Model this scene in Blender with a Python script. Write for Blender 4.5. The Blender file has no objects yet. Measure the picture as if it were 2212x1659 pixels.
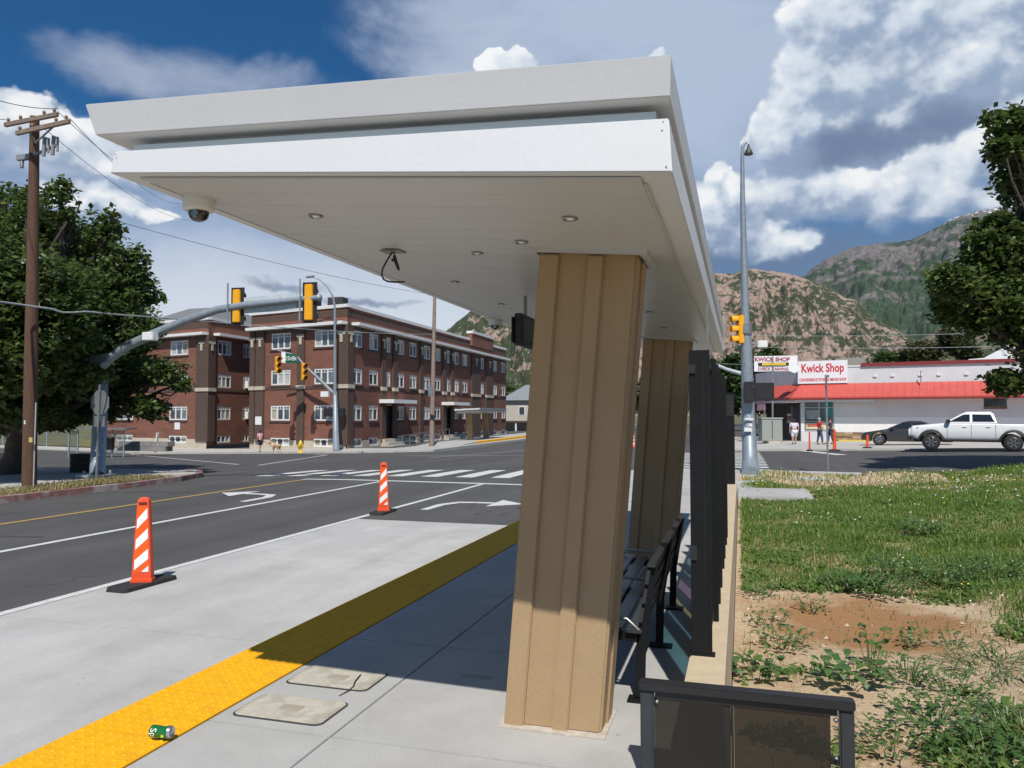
import bpy, bmesh, math, random
from mathutils import Vector, Matrix
R = math.radians
rnd = random.Random(7)
scene = bpy.context.scene
COL = scene.collection
# ------------------------------------------------------------------ camera, sky, sun, exposure
EYE = 1.66; YAW = R(16.57); PITCH = R(2.293); FPX = 1661.0
cam_data = bpy.data.cameras.new('camera'); cam = bpy.data.objects.new('camera', cam_data); COL.objects.link(cam)
cam.location = (0, 0, EYE); cam.rotation_euler = (math.pi/2 + PITCH, 0, YAW)
cam_data.sensor_width = 36.0; cam_data.lens = 36.0*FPX/2212.0
cam_data.clip_start = 0.05; cam_data.clip_end = 30000
scene.camera = cam
SUN_DIR = Vector((-.22, .715, -1.0)).normalized()
sun_data = bpy.data.lights.new('sun', 'SUN'); sun = bpy.data.objects.new('sun', sun_data); COL.objects.link(sun)
sun_data.energy = 4.6; sun_data.angle = R(.53); sun_data.color = (1.0, .955, .89)
sun.rotation_euler = SUN_DIR.to_track_quat('-Z', 'Y').to_euler()
scene.view_settings.view_transform = 'Standard'; scene.view_settings.look = 'None'
scene.view_settings.exposure = 0.0; scene.view_settings.gamma = 1.0
scene.render.resolution_x = 1024; scene.render.resolution_y = 768
scene.cycles.max_bounces = 8; scene.cycles.transparent_max_bounces = 16
scene.cycles.use_denoising = True
scene.render.use_persistent_data = False

FW = Vector((-math.sin(YAW)*math.cos(PITCH), math.cos(YAW)*math.cos(PITCH), math.sin(PITCH)))
RT = Vector((math.cos(YAW), math.sin(YAW), 0)); UP = RT.cross(FW); EYEV = Vector((0, 0, EYE))
def ray(x, y): return FW + RT*((x-1106)/FPX) - UP*((y-829.5)/FPX)      # a sight line of the survey picture (2212 x 1659)
def onX(x, y, X): d = ray(x, y); return EYEV + d*(X/d.x)
def onY(x, y, Y): d = ray(x, y); return EYEV + d*(Y/d.y)
def onZ(x, y, z): d = ray(x, y); return EYEV + d*((z-EYE)/d.z)
def onD(x, y, D): return EYEV + ray(x, y)*D
def azel(x, y): d = ray(x, y).normalized(); return math.atan2(d.x, d.y), math.asin(d.z)
def sstep(a, b, t): t = min(1, max(0, (t-a)/(b-a))); return t*t*(3-2*t)
def G(X, Y):                                                             # height of the road surface
    n = -.33 - .02*max(0, -12-X)
    p = .2 + .026*max(X, -50) - .01275*min(Y, 57) + .006*max(0, Y-57)
    t = sstep(18, 32, Y); return n*(1-t) + p*t
def onG(x, y, up=0.0):
    lo, hi = 1.0, 400.0; d = ray(x, y)
    for i in range(50):
        m = (lo+hi)/2; p = EYEV + d*m
        if p.z > G(p.x, p.y)+up: lo = m
        else: hi = m
    return EYEV + d*lo
def LOT(X, Y):
    t = sstep(10, 24, Y); b = .05*math.sin(X*1.3+.4*Y)*math.cos(.9*Y-.5*X) + .025*math.sin(3.1*X+1.7)*math.sin(2.7*Y)
    return (-.28 + .03*X)*(1-t) + (G(X, Y)+.14)*t + b*sstep(.1, .8, X) + .50*sstep(2.0, 10, X)*sstep(7, 16, Y)

# ---- world: physical sky with cloud layers given by direction
world = bpy.data.worlds.new('World'); scene.world = world; world.use_nodes = True
nt = world.node_tree; nt.nodes.clear()
def node(t, **k):
    n = nt.nodes.new(t)
    for a, b in k.items(): setattr(n, a, b)
    return n
def MT(op, a, b=None, c=None, clamp=False):
    n = node('ShaderNodeMath', operation=op, use_clamp=clamp)
    for i, v in enumerate((a, b, c)):
        if v is None: continue
        if isinstance(v, (int, float)): n.inputs[i].default_value = v
        else: nt.links.new(v, n.inputs[i])
    return n.outputs[0]
def ramp01(v, a, b):
    n = node('ShaderNodeMapRange', interpolation_type='SMOOTHSTEP'); nt.links.new(v, n.inputs[0])
    n.inputs[1].default_value = a; n.inputs[2].default_value = b; return n.outputs[0]
def mixc(f, a, b):
    n = node('ShaderNodeMix', data_type='RGBA')
    for i, v in ((0, f), (6, a), (7, b)):
        if isinstance(v, (int, float)): n.inputs[i].default_value = v
        elif isinstance(v, tuple): n.inputs[i].default_value = v
        else: nt.links.new(v, n.inputs[i])
    return n.outputs[2]
tc = node('ShaderNodeTexCoord'); sep = node('ShaderNodeSeparateXYZ'); nt.links.new(tc.outputs['Generated'], sep.inputs[0])
AZ = MT('ARCTAN2', sep.outputs[0], sep.outputs[1]); EL = MT('ARCSINE', sep.outputs[2])
def noise(scale, detail, rough, off=(0, 0, 0), zs=1.7, dist=0.0):
    m = node('ShaderNodeMapping'); nt.links.new(tc.outputs['Generated'], m.inputs[0])
    m.inputs['Location'].default_value = off; m.inputs['Scale'].default_value = (1, 1, zs)
    n = node('ShaderNodeTexNoise'); nt.links.new(m.outputs[0], n.inputs['Vector'])
    n.inputs['Scale'].default_value = scale; n.inputs['Detail'].default_value = detail
    n.inputs['Roughness'].default_value = rough; n.inputs['Distortion'].default_value = dist
    return n.outputs[0]
_c = node('ShaderNodeCombineXYZ'); nt.links.new(AZ, _c.inputs[0]); nt.links.new(EL, _c.inputs[1])
_w = node('ShaderNodeTexNoise'); nt.links.new(tc.outputs['Generated'], _w.inputs['Vector']); _w.inputs['Scale'].default_value = 9; _w.inputs['Detail'].default_value = 4; _w.inputs['Roughness'].default_value = .6
VAE = node('ShaderNodeVectorMath', operation='MULTIPLY_ADD'); nt.links.new(_w.outputs['Color'], VAE.inputs[0]); VAE.inputs[1].default_value = (.13, .085, 0)
_s = node('ShaderNodeVectorMath', operation='SUBTRACT'); nt.links.new(_c.outputs[0], _s.inputs[0]); _s.inputs[1].default_value = (.065, .0425, 0); nt.links.new(_s.outputs[0], VAE.inputs[2])
def ells(lst, off=(0, 0)):                                               # 1 - squared distance to the nearest of some ellipses
    o = None
    for px, py, hw, hh in lst:
        a, e = azel(px, py); sx, sy = FPX/hw, FPX/hh; a += off[0]; e += off[1]
        v = node('ShaderNodeVectorMath', operation='MULTIPLY_ADD'); nt.links.new(VAE.outputs[0], v.inputs[0]); v.inputs[1].default_value = (sx, sy, 0); v.inputs[2].default_value = (-a*sx, -e*sy, 0)
        d = node('ShaderNodeVectorMath', operation='DOT_PRODUCT'); nt.links.new(v.outputs[0], d.inputs[0]); nt.links.new(v.outputs[0], d.inputs[1])
        if o is None: o = d.outputs['Value']
        else:
            m = node('ShaderNodeMath', operation='SMOOTH_MIN'); nt.links.new(o, m.inputs[0]); nt.links.new(d.outputs['Value'], m.inputs[1]); m.inputs[2].default_value = .35; o = m.outputs[0]
    return MT('MAXIMUM', MT('SUBTRACT', 1.0, o), -2.0)
sky = node('ShaderNodeTexSky', sky_type='NISHITA'); sky.sun_disc = False
sky.sun_elevation = math.asin(-SUN_DIR.z); sky.sun_rotation = math.atan2(-SUN_DIR.x, -SUN_DIR.y)
sky.altitude = 1400; sky.air_density = 1.0; sky.dust_density = .5; sky.ozone_density = 3.0
hs = node('ShaderNodeHueSaturation'); hs.inputs['Saturation'].default_value = 1.5; hs.inputs['Value'].default_value = 1.0
nt.links.new(sky.outputs[0], hs.inputs['Color'])
SKYC = hs.outputs[0]
# thin veil, broad grey layer and cumulus
def puffs(off):
    m = node('ShaderNodeMapping'); nt.links.new(tc.outputs['Generated'], m.inputs[0]); m.inputs['Location'].default_value = off; m.inputs['Scale'].default_value = (1, 1, 1.25)
    w = node('ShaderNodeTexVoronoi', feature='F1'); nt.links.new(m.outputs[0], w.inputs['Vector']); w.inputs['Scale'].default_value = 15; w.inputs['Detail'].default_value = 2.5; w.inputs['Roughness'].default_value = .62; w.normalize = True
    return MT('SUBTRACT', 1.0, w.outputs['Distance'])
n_lo = noise(2.2, 3, .55, (3.1, 1.7, .4)); n_ci = noise(5.0, 6, .62, (1.2, 5.0, 2.0), 2.2, .5)
SH = (-.010, .022)
n_cu = MT('ADD', MT('MULTIPLY', noise(8.0, 7, .58, (.3, .2, .9), 1.3, .1), .62), MT('MULTIPLY', puffs((.3, .2, .9)), .38))
n_up = MT('ADD', MT('MULTIPLY', noise(8.0, 4, .58, (.29, .2, .93), 1.3, .1), .62), MT('MULTIPLY', puffs((.29, .2, .922)), .38))
n_big = noise(3.2, 1, .5, (7.3, 2.2, .1), 1.5)
veil = ells([(1330, 20, 520, 150), (1080, 70, 230, 150), (560, 650, 620, 215), (950, 640, 360, 200), (1950, 150, 560, 230), (1500, 180, 300, 260), (150, 330, 130, 60)])
veil_d = ramp01(MT('ADD', MT('MULTIPLY', veil, .60), MT('MULTIPLY', MT('SUBTRACT', n_ci, .5), 1.0)), -.35, .60)
wisp = ells([(330, 165, 150, 50), (480, 175, 170, 45), (120, 340, 170, 70), (980, 90, 160, 90)])
wisp_d = MT('MULTIPLY', ramp01(MT('ADD', MT('MULTIPLY', wisp, .5), MT('MULTIPLY', MT('SUBTRACT', n_ci, .5), 2.4)), -.55, 1.1), .75)
veil_all = ramp01(MT('ADD', n_lo, MT('MULTIPLY', MT('SUBTRACT', n_ci, .5), .5)), .52, .86)
CU = [(1840, 165, 125, 95), (1930, 130, 150, 110), (1600, 440, 70, 60), (1815, 90, 125, 125), (1910, 65, 110, 100), (1765, 115, 62, 90), (1990, 105, 140, 70), (2150, 70, 190, 100), (1722, 275, 75, 66), (1690, 395, 66, 50), (1770, 415, 95, 55), (1880, 425, 120, 50), (2020, 400, 135, 60), (2130, 330, 130, 60),
      (1548, 475, 75, 72), (1615, 490, 100, 70), (1545, 395, 26, 42), (1700, 520, 95, 32), (1092, 130, 58, 30), (1385, 118, 40, 12), (80, 262, 70, 36), (130, 300, 85, 36), (190, 345, 80, 36), (205, 425, 78, 30), (270, 445, 60, 18), (2300, 250, 140, 140), (2420, 430, 200, 90)]
amp = 2.3
e0 = ells(CU); eu = ells(CU, (-SH[0], -SH[1]))
cu_f0 = MT('ADD', MT('MULTIPLY', e0, .85), MT('MULTIPLY', MT('SUBTRACT', n_cu, .47), amp))
in_view = ramp01(MT('ABSOLUTE', MT('ADD', AZ, YAW)), .70, .95)                      # scattered clouds go on round the rest of the sky
cu_out = MT('SUBTRACT', MT('ADD', MT('MULTIPLY', MT('SUBTRACT', n_big, .65), 3.0), MT('MULTIPLY', MT('SUBTRACT', n_cu, .53), amp)), MT('MULTIPLY', MT('SUBTRACT', 1.0, in_view), 2.0))
cu_f = MT('MAXIMUM', cu_f0, cu_out)
de = MT('MULTIPLY', MT('MAXIMUM', MT('MINIMUM', MT('SUBTRACT', e0, eu), .9), -.9), .30)
lit = ramp01(MT('ADD', de, MT('MULTIPLY', MT('SUBTRACT', n_cu, n_up), 2.4)), -.30, .52)
width = MT('SUBTRACT', .95, MT('MULTIPLY', lit, .72))
cu_d = ramp01(MT('DIVIDE', MT('ADD', cu_f, .12), width), 0.0, 1.0)
gray = ells([(1980, 275, 250, 65), (1850, 310, 140, 60), (2080, 290, 220, 60), (1760, 565, 520, 100), (1640, 430, 50, 60), (620, 612, 100, 14), (790, 640, 120, 12), (1560, 545, 240, 36)])
gray_d = ramp01(MT('ADD', MT('MULTIPLY', gray, .6), MT('MULTIPLY', MT('SUBTRACT', n_ci, .5), 1.3)), -.2, .8)
horizon = ramp01(EL, .34, .0)
c = mixc(MT('MULTIPLY', horizon, .55), SKYC, (4.3, 5.7, 8.0, 1))
c = mixc(MT('MULTIPLY', veil_all, MT('MULTIPLY', in_view, .42)), c, (6.6, 7.1, 7.9, 1))
c = mixc(MT('MULTIPLY', veil_d, .93), c, mixc(ramp01(EL, .30, .08), (6.1, 7.3, 9.3, 1), (9.6, 10.2, 11.1, 1)))
c = mixc(wisp_d, c, (6.2, 7.0, 8.6, 1))
c = mixc(MT('MULTIPLY', gray_d, .92), c, (1.6, 2.5, 4.2, 1))
cloudc = mixc(ramp01(lit, .0, .55), (3.5, 4.7, 6.7, 1), (8.7, 9.6, 10.8, 1)); cloudc = mixc(ramp01(lit, .5, 1.0), cloudc, (12.6, 12.7, 12.7, 1))
c = mixc(MT('MULTIPLY', cu_d, .95), c, cloudc)
bg = node('ShaderNodeBackground'); nt.links.new(c, bg.inputs[0]); bg.inputs[1].default_value = .078
out = node('ShaderNodeOutputWorld'); nt.links.new(bg.outputs[0], out.inputs[0])

world.cycles.sampling_method = 'MANUAL'; world.cycles.sample_map_resolution = 512
# ------------------------------------------------------------------ helpers
class MB:                                                                # collects faces, builds ONE mesh object
    def __init__(s): s.v = []; s.f = []; s.m = []; s.sm = []
    def add(s, vs, fs, mi=0, smooth=False):
        o = len(s.v); s.v += [tuple(v) for v in vs]; s.f += [tuple(i+o for i in f) for f in fs]; s.m += [mi]*len(fs); s.sm += [smooth]*len(fs); return s
    def box(s, x0, y0, z0, x1, y1, z1, mi=0):
        vs = [(x, y, z) for z in (z0, z1) for y in (y0, y1) for x in (x0, x1)]
        return s.add(vs, [(0, 2, 3, 1), (4, 5, 7, 6), (0, 1, 5, 4), (2, 6, 7, 3), (0, 4, 6, 2), (1, 3, 7, 5)], mi)
    def hexa(s, b, t, mi=0):                                             # bottom ring and top ring (same count)
        n = len(b); fs = [tuple(range(n-1, -1, -1)), tuple(range(n, 2*n))] + [(i, (i+1) % n, n+(i+1) % n, n+i) for i in range(n)]
        return s.add(list(b)+list(t), fs, mi)
    def prism(s, pts, z0, z1, mi=0): return s.hexa([(x, y, z0) for x, y in pts], [(x, y, z1) for x, y in pts], mi)
    def tube(s, pts, r, n=8, mi=0, cap=True, smooth=True):
        pts = [Vector(p) for p in pts]; rs = r if isinstance(r, (list, tuple)) else [r]*len(pts); vs = []; pn = None
        for i, p in enumerate(pts):
            t = (pts[min(i+1, len(pts)-1)] - pts[max(i-1, 0)]).normalized()
            if pn is None:
                a = Vector((0, 0, 1)) if abs(t.z) < .9 else Vector((1, 0, 0)); pn = t.cross(a).normalized()
            else: pn = (pn - t*pn.dot(t)).normalized()
            b = t.cross(pn)
            for k in range(n):
                an = 2*math.pi*k/n; vs.append(p + (pn*math.cos(an) + b*math.sin(an))*rs[i])
        fs = [(i*n+k, i*n+(k+1) % n, (i+1)*n+(k+1) % n, (i+1)*n+k) for i in range(len(pts)-1) for k in range(n)]
        s.add(vs, fs, mi, smooth)
        if cap: s.add(vs[:n], [tuple(range(n-1, -1, -1))], mi); s.add(vs[-n:], [tuple(range(n))], mi)
        return s
    def bar(s, a, b, w, h, mi=0, upv=(0, 0, 1)):                         # rectangular bar from a to b
        a = Vector(a); b = Vector(b); t = (b-a).normalized(); u = Vector(upv)
        if abs(t.dot(u)) > .95: u = Vector((1, 0, 0))
        sd = t.cross(u).normalized(); u = sd.cross(t)
        q = [(-w/2, -h/2), (w/2, -h/2), (w/2, h/2), (-w/2, h/2)]
        return s.hexa([a+sd*i+u*j for i, j in q], [b+sd*i+u*j for i, j in q], mi)
    def lathe(s, prof, n=16, c=(0, 0, 0), axis='z', mi=0, smooth=True):
        vs = []
        for r, h in prof:
            for k in range(n):
                a = 2*math.pi*k/n; p = (r*math.cos(a), r*math.sin(a), h)
                if axis == 'x': p = (p[2], p[0], p[1])
                if axis == 'y': p = (p[1], p[2], p[0])
                vs.append((p[0]+c[0], p[1]+c[1], p[2]+c[2]))
        fs = [(i*n+k, i*n+(k+1) % n, (i+1)*n+(k+1) % n, (i+1)*n+k) for i in range(len(prof)-1) for k in range(n)]
        s.add(vs, fs, mi, smooth)
        if prof[0][0] > 1e-4: s.add(vs[:n], [tuple(range(n-1, -1, -1))], mi)
        if prof[-1][0] > 1e-4: s.add(vs[-n:], [tuple(range(n))], mi)
        return s
    def mesh(s, name, mats):
        me = bpy.data.meshes.new(name); me.from_pydata(s.v, [], s.f)
        for m in (mats if isinstance(mats, (list, tuple)) else [mats]): me.materials.append(m)
        me.polygons.foreach_set('material_index', s.m); me.polygons.foreach_set('use_smooth', s.sm); me.update(); return me
    def build(s, name, mats, parent=None, bevel=0.0, fix=True):
        me = s.mesh(name, mats)
        if fix:
            bm = bmesh.new(); bm.from_mesh(me); bmesh.ops.recalc_face_normals(bm, faces=bm.faces)
            if bevel: bmesh.ops.remove_doubles(bm, verts=bm.verts, dist=1e-5)
            if bevel: bmesh.ops.bevel(bm, geom=[e for e in bm.edges if len(e.link_faces) == 2 and e.calc_face_angle(0) > .5], offset=bevel, segments=2, affect='EDGES', clamp_overlap=True)
            bm.to_mesh(me); bm.free()
        return link(name, me, parent)
def link(name, data, parent=None):
    o = bpy.data.objects.new(name, data); COL.objects.link(o)
    if parent is not None: o.parent = parent
    return o
def tag(o, label=None, cat=None, group=None, kind=None):
    for k, v in (('label', label), ('category', cat), ('group', group), ('kind', kind)):
        if v: o[k] = v
    return o
def thing(name, loc, label, cat, group=None, rz=0.0, kind=None):
    o = link(name, None); o.location = loc; o.rotation_euler = (0, 0, rz); o.empty_display_size = .2
    return tag(o, label, cat, group, kind)
def kids(o): return [c for c in COL.objects if c.parent == o]
def copy_tree(o, parent=None):
    c = o.copy(); COL.objects.link(c); c.parent = parent
    for ch in kids(o): copy_tree(ch, c)
    return c
def text_mb(txt, size, depth=.0, align='CENTER', bold=0.0, sx=1.0):
    cu_ = bpy.data.curves.new('t', 'FONT'); cu_.body = txt; cu_.size = size; cu_.extrude = depth; cu_.align_x = align; cu_.align_y = 'CENTER'; cu_.offset = bold; cu_.resolution_u = 3
    o = bpy.data.objects.new('t', cu_); COL.objects.link(o); dg = bpy.context.evaluated_depsgraph_get(); dg.update()
    me = bpy.data.meshes.new_from_object(o.evaluated_get(dg)); bpy.data.objects.remove(o); mb = MB()
    mb.add([(v.co.x*sx, v.co.y, v.co.z) for v in me.vertices], [tuple(p.vertices) for p in me.polygons]); return mb
# ------------------------------------------------------------------ materials
MATS = {}
def mat(name, col, rough=.6, metal=0.0, var=.12, vscale=6.0, bump=0.0, bscale=60.0, spec=.5, col2=None, c2scale=3.0, c2lo=.5, c2hi=.62, streak=None, alpha=None, coat=0.0, detail=6):
    if name in MATS: return MATS[name]
    m = bpy.data.materials.new(name); m.use_nodes = True; t = m.node_tree; b = t.nodes['Principled BSDF']
    b.inputs['Roughness'].default_value = rough; b.inputs['Metallic'].default_value = metal; b.inputs['Specular IOR Level'].default_value = spec
    b.inputs['Coat Weight'].default_value = coat
    tcn = t.nodes.new('ShaderNodeTexCoord'); src = tcn.outputs['Object']
    if streak:
        mp = t.nodes.new('ShaderNodeMapping'); mp.inputs['Scale'].default_value = streak; t.links.new(src, mp.inputs[0]); src = mp.outputs[0]
    def nz(sc, d=detail, r=.6):
        n = t.nodes.new('ShaderNodeTexNoise'); n.inputs['Scale'].default_value = sc; n.inputs['Detail'].default_value = d; n.inputs['Roughness'].default_value = r
        t.links.new(src, n.inputs['Vector']); return n.outputs[0]
    colr = None
    if var:
        r_ = t.nodes.new('ShaderNodeMapRange'); t.links.new(nz(vscale), r_.inputs[0]); r_.inputs[1].default_value = .3; r_.inputs[2].default_value = .7
        r_.inputs[3].default_value = 1-var; r_.inputs[4].default_value = 1+var
        mx = t.nodes.new('ShaderNodeMix'); mx.data_type = 'RGBA'; mx.blend_type = 'MULTIPLY'; mx.inputs[0].default_value = 1
        mx.inputs[6].default_value = (*col, 1); t.links.new(r_.outputs[0], mx.inputs[7]); colr = mx.outputs[2]
        if col2:
            r2 = t.nodes.new('ShaderNodeMapRange'); t.links.new(nz(c2scale), r2.inputs[0]); r2.inputs[1].default_value = c2lo; r2.inputs[2].default_value = c2hi
            m2 = t.nodes.new('ShaderNodeMix'); m2.data_type = 'RGBA'; t.links.new(r2.outputs[0], m2.inputs[0]); t.links.new(colr, m2.inputs[6]); m2.inputs[7].default_value = (*col2, 1); colr = m2.outputs[2]
        t.links.new(colr, b.inputs['Base Color'])
    else: b.inputs['Base Color'].default_value = (*col, 1)
    if bump:
        bn = t.nodes.new('ShaderNodeBump'); bn.inputs['Strength'].default_value = bump; bn.inputs['Distance'].default_value = .01
        t.links.new(nz(bscale, 4), bn.inputs['Height']); t.links.new(bn.outputs[0], b.inputs['Normal'])
    if alpha is not None: b.inputs['Alpha'].default_value = alpha
    MATS[name] = m; return m
def glassy(name, col, mixf=.35, rough=.03, trans=None):                      # tinted pane: transparent mixed with a glossy coat
    if name in MATS: return MATS[name]
    m = bpy.data.materials.new(name); m.use_nodes = True; t = m.node_tree; t.nodes.clear()
    tr = t.nodes.new('ShaderNodeBsdfTransparent'); tr.inputs[0].default_value = (*col, 1)
    p = t.nodes.new('ShaderNodeBsdfPrincipled'); p.inputs['Base Color'].default_value = (*[c*.3 for c in col], 1); p.inputs['Roughness'].default_value = rough
    mx = t.nodes.new('ShaderNodeMixShader'); mx.inputs[0].default_value = mixf; o = t.nodes.new('ShaderNodeOutputMaterial')
    t.links.new(tr.outputs[0], mx.inputs[1]); t.links.new(p.outputs[0], mx.inputs[2]); t.links.new(mx.outputs[0], o.inputs[0]); MATS[name] = m; return m
white_metal = mat('white_metal', (.645, .66, .665), .42, var=.03, vscale=55, bump=.08, bscale=260, col2=(.625, .635, .635), c2scale=2.2, c2lo=.48, c2hi=.75)
soffit_m = mat('soffit', (.53, .54, .525), .36, var=.03, vscale=3)
def paving(name, col, stain, track=None, crack=None, speck=.16, spots=True, gscale=1.0, bump=.35):
    m = bpy.data.materials.new(name); m.use_nodes = True; t = m.node_tree; b = t.nodes['Principled BSDF']; b.inputs['Roughness'].default_value = .88; b.inputs['Specular IOR Level'].default_value = .3
    g = t.nodes.new('ShaderNodeNewGeometry')
    def mp(sc):
        q = t.nodes.new('ShaderNodeMapping'); q.inputs['Scale'].default_value = sc; t.links.new(g.outputs['Position'], q.inputs[0]); return q.outputs[0]
    def nz(sc, d=6, r=.6, xs=(1, 1, 1), dist=0):
        n = t.nodes.new('ShaderNodeTexNoise'); n.inputs['Scale'].default_value = sc; n.inputs['Detail'].default_value = d; n.inputs['Roughness'].default_value = r; n.inputs['Distortion'].default_value = dist; t.links.new(mp(xs), n.inputs['Vector']); return n.outputs[0]
    def mr(v, a, c, lo=0., hi=1.):
        n = t.nodes.new('ShaderNodeMapRange'); t.links.new(v, n.inputs[0]); n.inputs[1].default_value = a; n.inputs[2].default_value = c; n.inputs[3].default_value = lo; n.inputs[4].default_value = hi; return n.outputs[0]
    def mx(f, a, c, mode='MIX'):
        n = t.nodes.new('ShaderNodeMix'); n.data_type = 'RGBA'; n.blend_type = mode
        for i_, v in ((0, f), (6, a), (7, c)):
            if isinstance(v, (int, float)): n.inputs[i_].default_value = v
            elif isinstance(v, tuple): n.inputs[i_].default_value = (*v, 1)
            else: t.links.new(v, n.inputs[i_])
        return n.outputs[2]
    c = mx(mr(nz(1.1*gscale, 8, .68), .40, .72), col, stain)
    c = mx(1.0, c, mr(nz(.35*gscale, 3), .3, .7, .93, 1.06), 'MULTIPLY')
    if track: c = mx(1.0, c, mr(nz(track[0], 5, .6, (1, track[1], 1)), .3, .7, 1-track[2], 1+track[2]), 'MULTIPLY')
    fine = nz(75, 3, .7); c = mx(1.0, c, mr(fine, .3, .7, 1-speck*.7, 1+speck*.7), 'MULTIPLY'); c = mx(1.0, c, mr(nz(260, 1), .3, .7, 1-speck, 1+speck), 'MULTIPLY')
    if spots:
        v = t.nodes.new('ShaderNodeTexVoronoi'); v.inputs['Scale'].default_value = 3.1; v.inputs['Randomness'].default_value = 1; t.links.new(mp((1, 1, .01)), v.inputs['Vector'])
        c = mx(mr(v.outputs['Distance'], .045, .03, 0, .55), c, tuple(x*.35 for x in col))
        c = mx(mr(nz(4.2, 4, .6, (1, 1, 1), .4), .68, .74, 0, .35), c, tuple(x*.62 for x in col))
    if crack:
        v = t.nodes.new('ShaderNodeTexVoronoi'); v.feature = 'DISTANCE_TO_EDGE'; v.inputs['Scale'].default_value = crack
        w = t.nodes.new('ShaderNodeTexNoise'); w.inputs['Scale'].default_value = .8; w.inputs['Detail'].default_value = 5; t.links.new(mp((1, 1, 1)), w.inputs['Vector'])
        a_ = t.nodes.new('ShaderNodeVectorMath'); a_.operation = 'MULTIPLY_ADD'; t.links.new(w.outputs['Color'], a_.inputs[0]); a_.inputs[1].default_value = (2.2, 2.2, 0); t.links.new(mp((1, .55, .0)), a_.inputs[2]); t.links.new(a_.outputs[0], v.inputs['Vector'])
        c = mx(mr(v.outputs['Distance'], .0035, .0015, 0, .65), c, tuple(x*.35 for x in col))
    t.links.new(c, b.inputs['Base Color'])
    bn = t.nodes.new('ShaderNodeBump'); bn.inputs['Strength'].default_value = bump; bn.inputs['Distance'].default_value = .004; t.links.new(fine, bn.inputs['Height']); t.links.new(bn.outputs[0], b.inputs['Normal']); MATS[name] = m; return m
conc_plat = paving('concrete_platform', (.455, .45, .43), (.355, .35, .33), speck=.11)
conc_pad = paving('concrete_pad', (.475, .47, .45), (.395, .39, .37), (2.2, .16, .09), speck=.11)
conc_old = mat('concrete_walk', (.46, .44, .40), .9, var=.12, vscale=1.5, bump=.2, bscale=60)
tan_conc = mat('tan_concrete', (.415, .285, .155), .82, var=.10, vscale=110, bump=.35, bscale=170, col2=(.385, .26, .136), c2scale=3, c2lo=.42, c2hi=.75)
cream_conc = mat('cream_concrete', (.56, .45, .30), .85, var=.08, vscale=10, bump=.2, bscale=150)
asphalt = paving('asphalt', (.094, .092, .088), (.076, .075, .073), (.85, .03, .16), .16, speck=.30, spots=False, gscale=.5, bump=.6)
paint_w = mat('paint_white', (.62, .62, .595), .75, var=.14, vscale=9, col2=(.26, .26, .25), c2scale=16, c2lo=.60, c2hi=.72)
paint_y = mat('paint_yellow', (.46, .30, .10), .7, var=.15, vscale=12, col2=(.16, .12, .07), c2scale=18, c2lo=.55, c2hi=.7)
tact_y = mat('tactile_yellow', (.84, .42, .008), .7, var=.10, vscale=14, spec=.2, col2=(.74, .35, .02), c2scale=4, c2lo=.5, c2hi=.75)
black_m = mat('black_steel', (.010, .0105, .0115), .55, var=.15, vscale=14, spec=.22)
black_p = mat('black_plastic', (.02, .02, .021), .5, var=.1)
rubber = mat('black_rubber', (.025, .025, .026), .85, var=.25, vscale=16, bump=.2)
orange_p = mat('orange_plastic', (.85, .085, .022), .55, var=.06, vscale=10)
orange_r = mat('orange_sheeting', (.90, .12, .008), .35, var=.04)
white_r = mat('white_sheeting', (.86, .87, .87), .35, var=.03)
galv = mat('galvanised_steel', (.30, .35, .39), .5, .35, var=.15, vscale=9, bump=.05)
galv_d = mat('dull_steel', (.22, .24, .25), .55, .4, var=.15)
sig_y = mat('signal_yellow', (.85, .40, .012), .45, var=.05)
wood_p = mat('creosote_wood', (.115, .062, .038), .9, var=.28, vscale=5, bump=.5, bscale=30, streak=(6, 6, .4))
wood_g = mat('grey_wood', (.23, .17, .13), .9, var=.25, vscale=6, bump=.4, bscale=30)
glass_d = mat('window_glass', (.05, .06, .07), .06, var=.3, vscale=.7, spec=.9)
white_p = mat('white_paint', (.76, .76, .74), .55, var=.05)
# ------------------------------------------------------------------ ground, roads, pavements
def sheet(name, xs, ys, zf, m, parent=None, smooth=True):
    mb = MB(); nx = len(xs)
    mb.add([(x, y, zf(x, y)) for y in ys for x in xs], [(j*nx+i, j*nx+i+1, (j+1)*nx+i+1, (j+1)*nx+i) for j in range(len(ys)-1) for i in range(nx-1)], 0, smooth)
    return mb.build(name, m, parent, fix=False)
def fr(a, b, n): return [a+(b-a)*i/n for i in range(n+1)]
def patch(q, nx, ny, up, zf=G):                                            # quad a,b,c,d draped on the surface
    mb = MB(); vs = []
    for j in range(ny+1):
        for i in range(nx+1):
            s, t = i/nx, j/ny
            x = (q[0][0]*(1-s)+q[1][0]*s)*(1-t) + (q[3][0]*(1-s)+q[2][0]*s)*t; y = (q[0][1]*(1-s)+q[1][1]*s)*(1-t) + (q[3][1]*(1-s)+q[2][1]*s)*t
            vs.append((x, y, zf(x, y)+up))
    mb.add(vs, [(j*(nx+1)+i, j*(nx+1)+i+1, (j+1)*(nx+1)+i+1, (j+1)*(nx+1)+i) for j in range(ny) for i in range(nx)], 0, True); return mb
def slab(q, nx, ny, up, thick=.3, zf=G):                                   # raised pavement with real sides
    mb = patch(q, nx, ny, up, zf); n = nx+1; top = list(mb.v)
    ring = [i for i in range(n)] + [j*n+nx for j in range(1, ny+1)] + [ny*n+i for i in range(nx-1, -1, -1)] + [j*n for j in range(ny-1, 0, -1)]
    r = [top[i] for i in ring]; k = len(r)
    mb.add(r+[(x, y, z-thick) for x, y, z in r], [(i, (i+1) % k, k+(i+1) % k, k+i) for i in range(k)]); return mb
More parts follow.
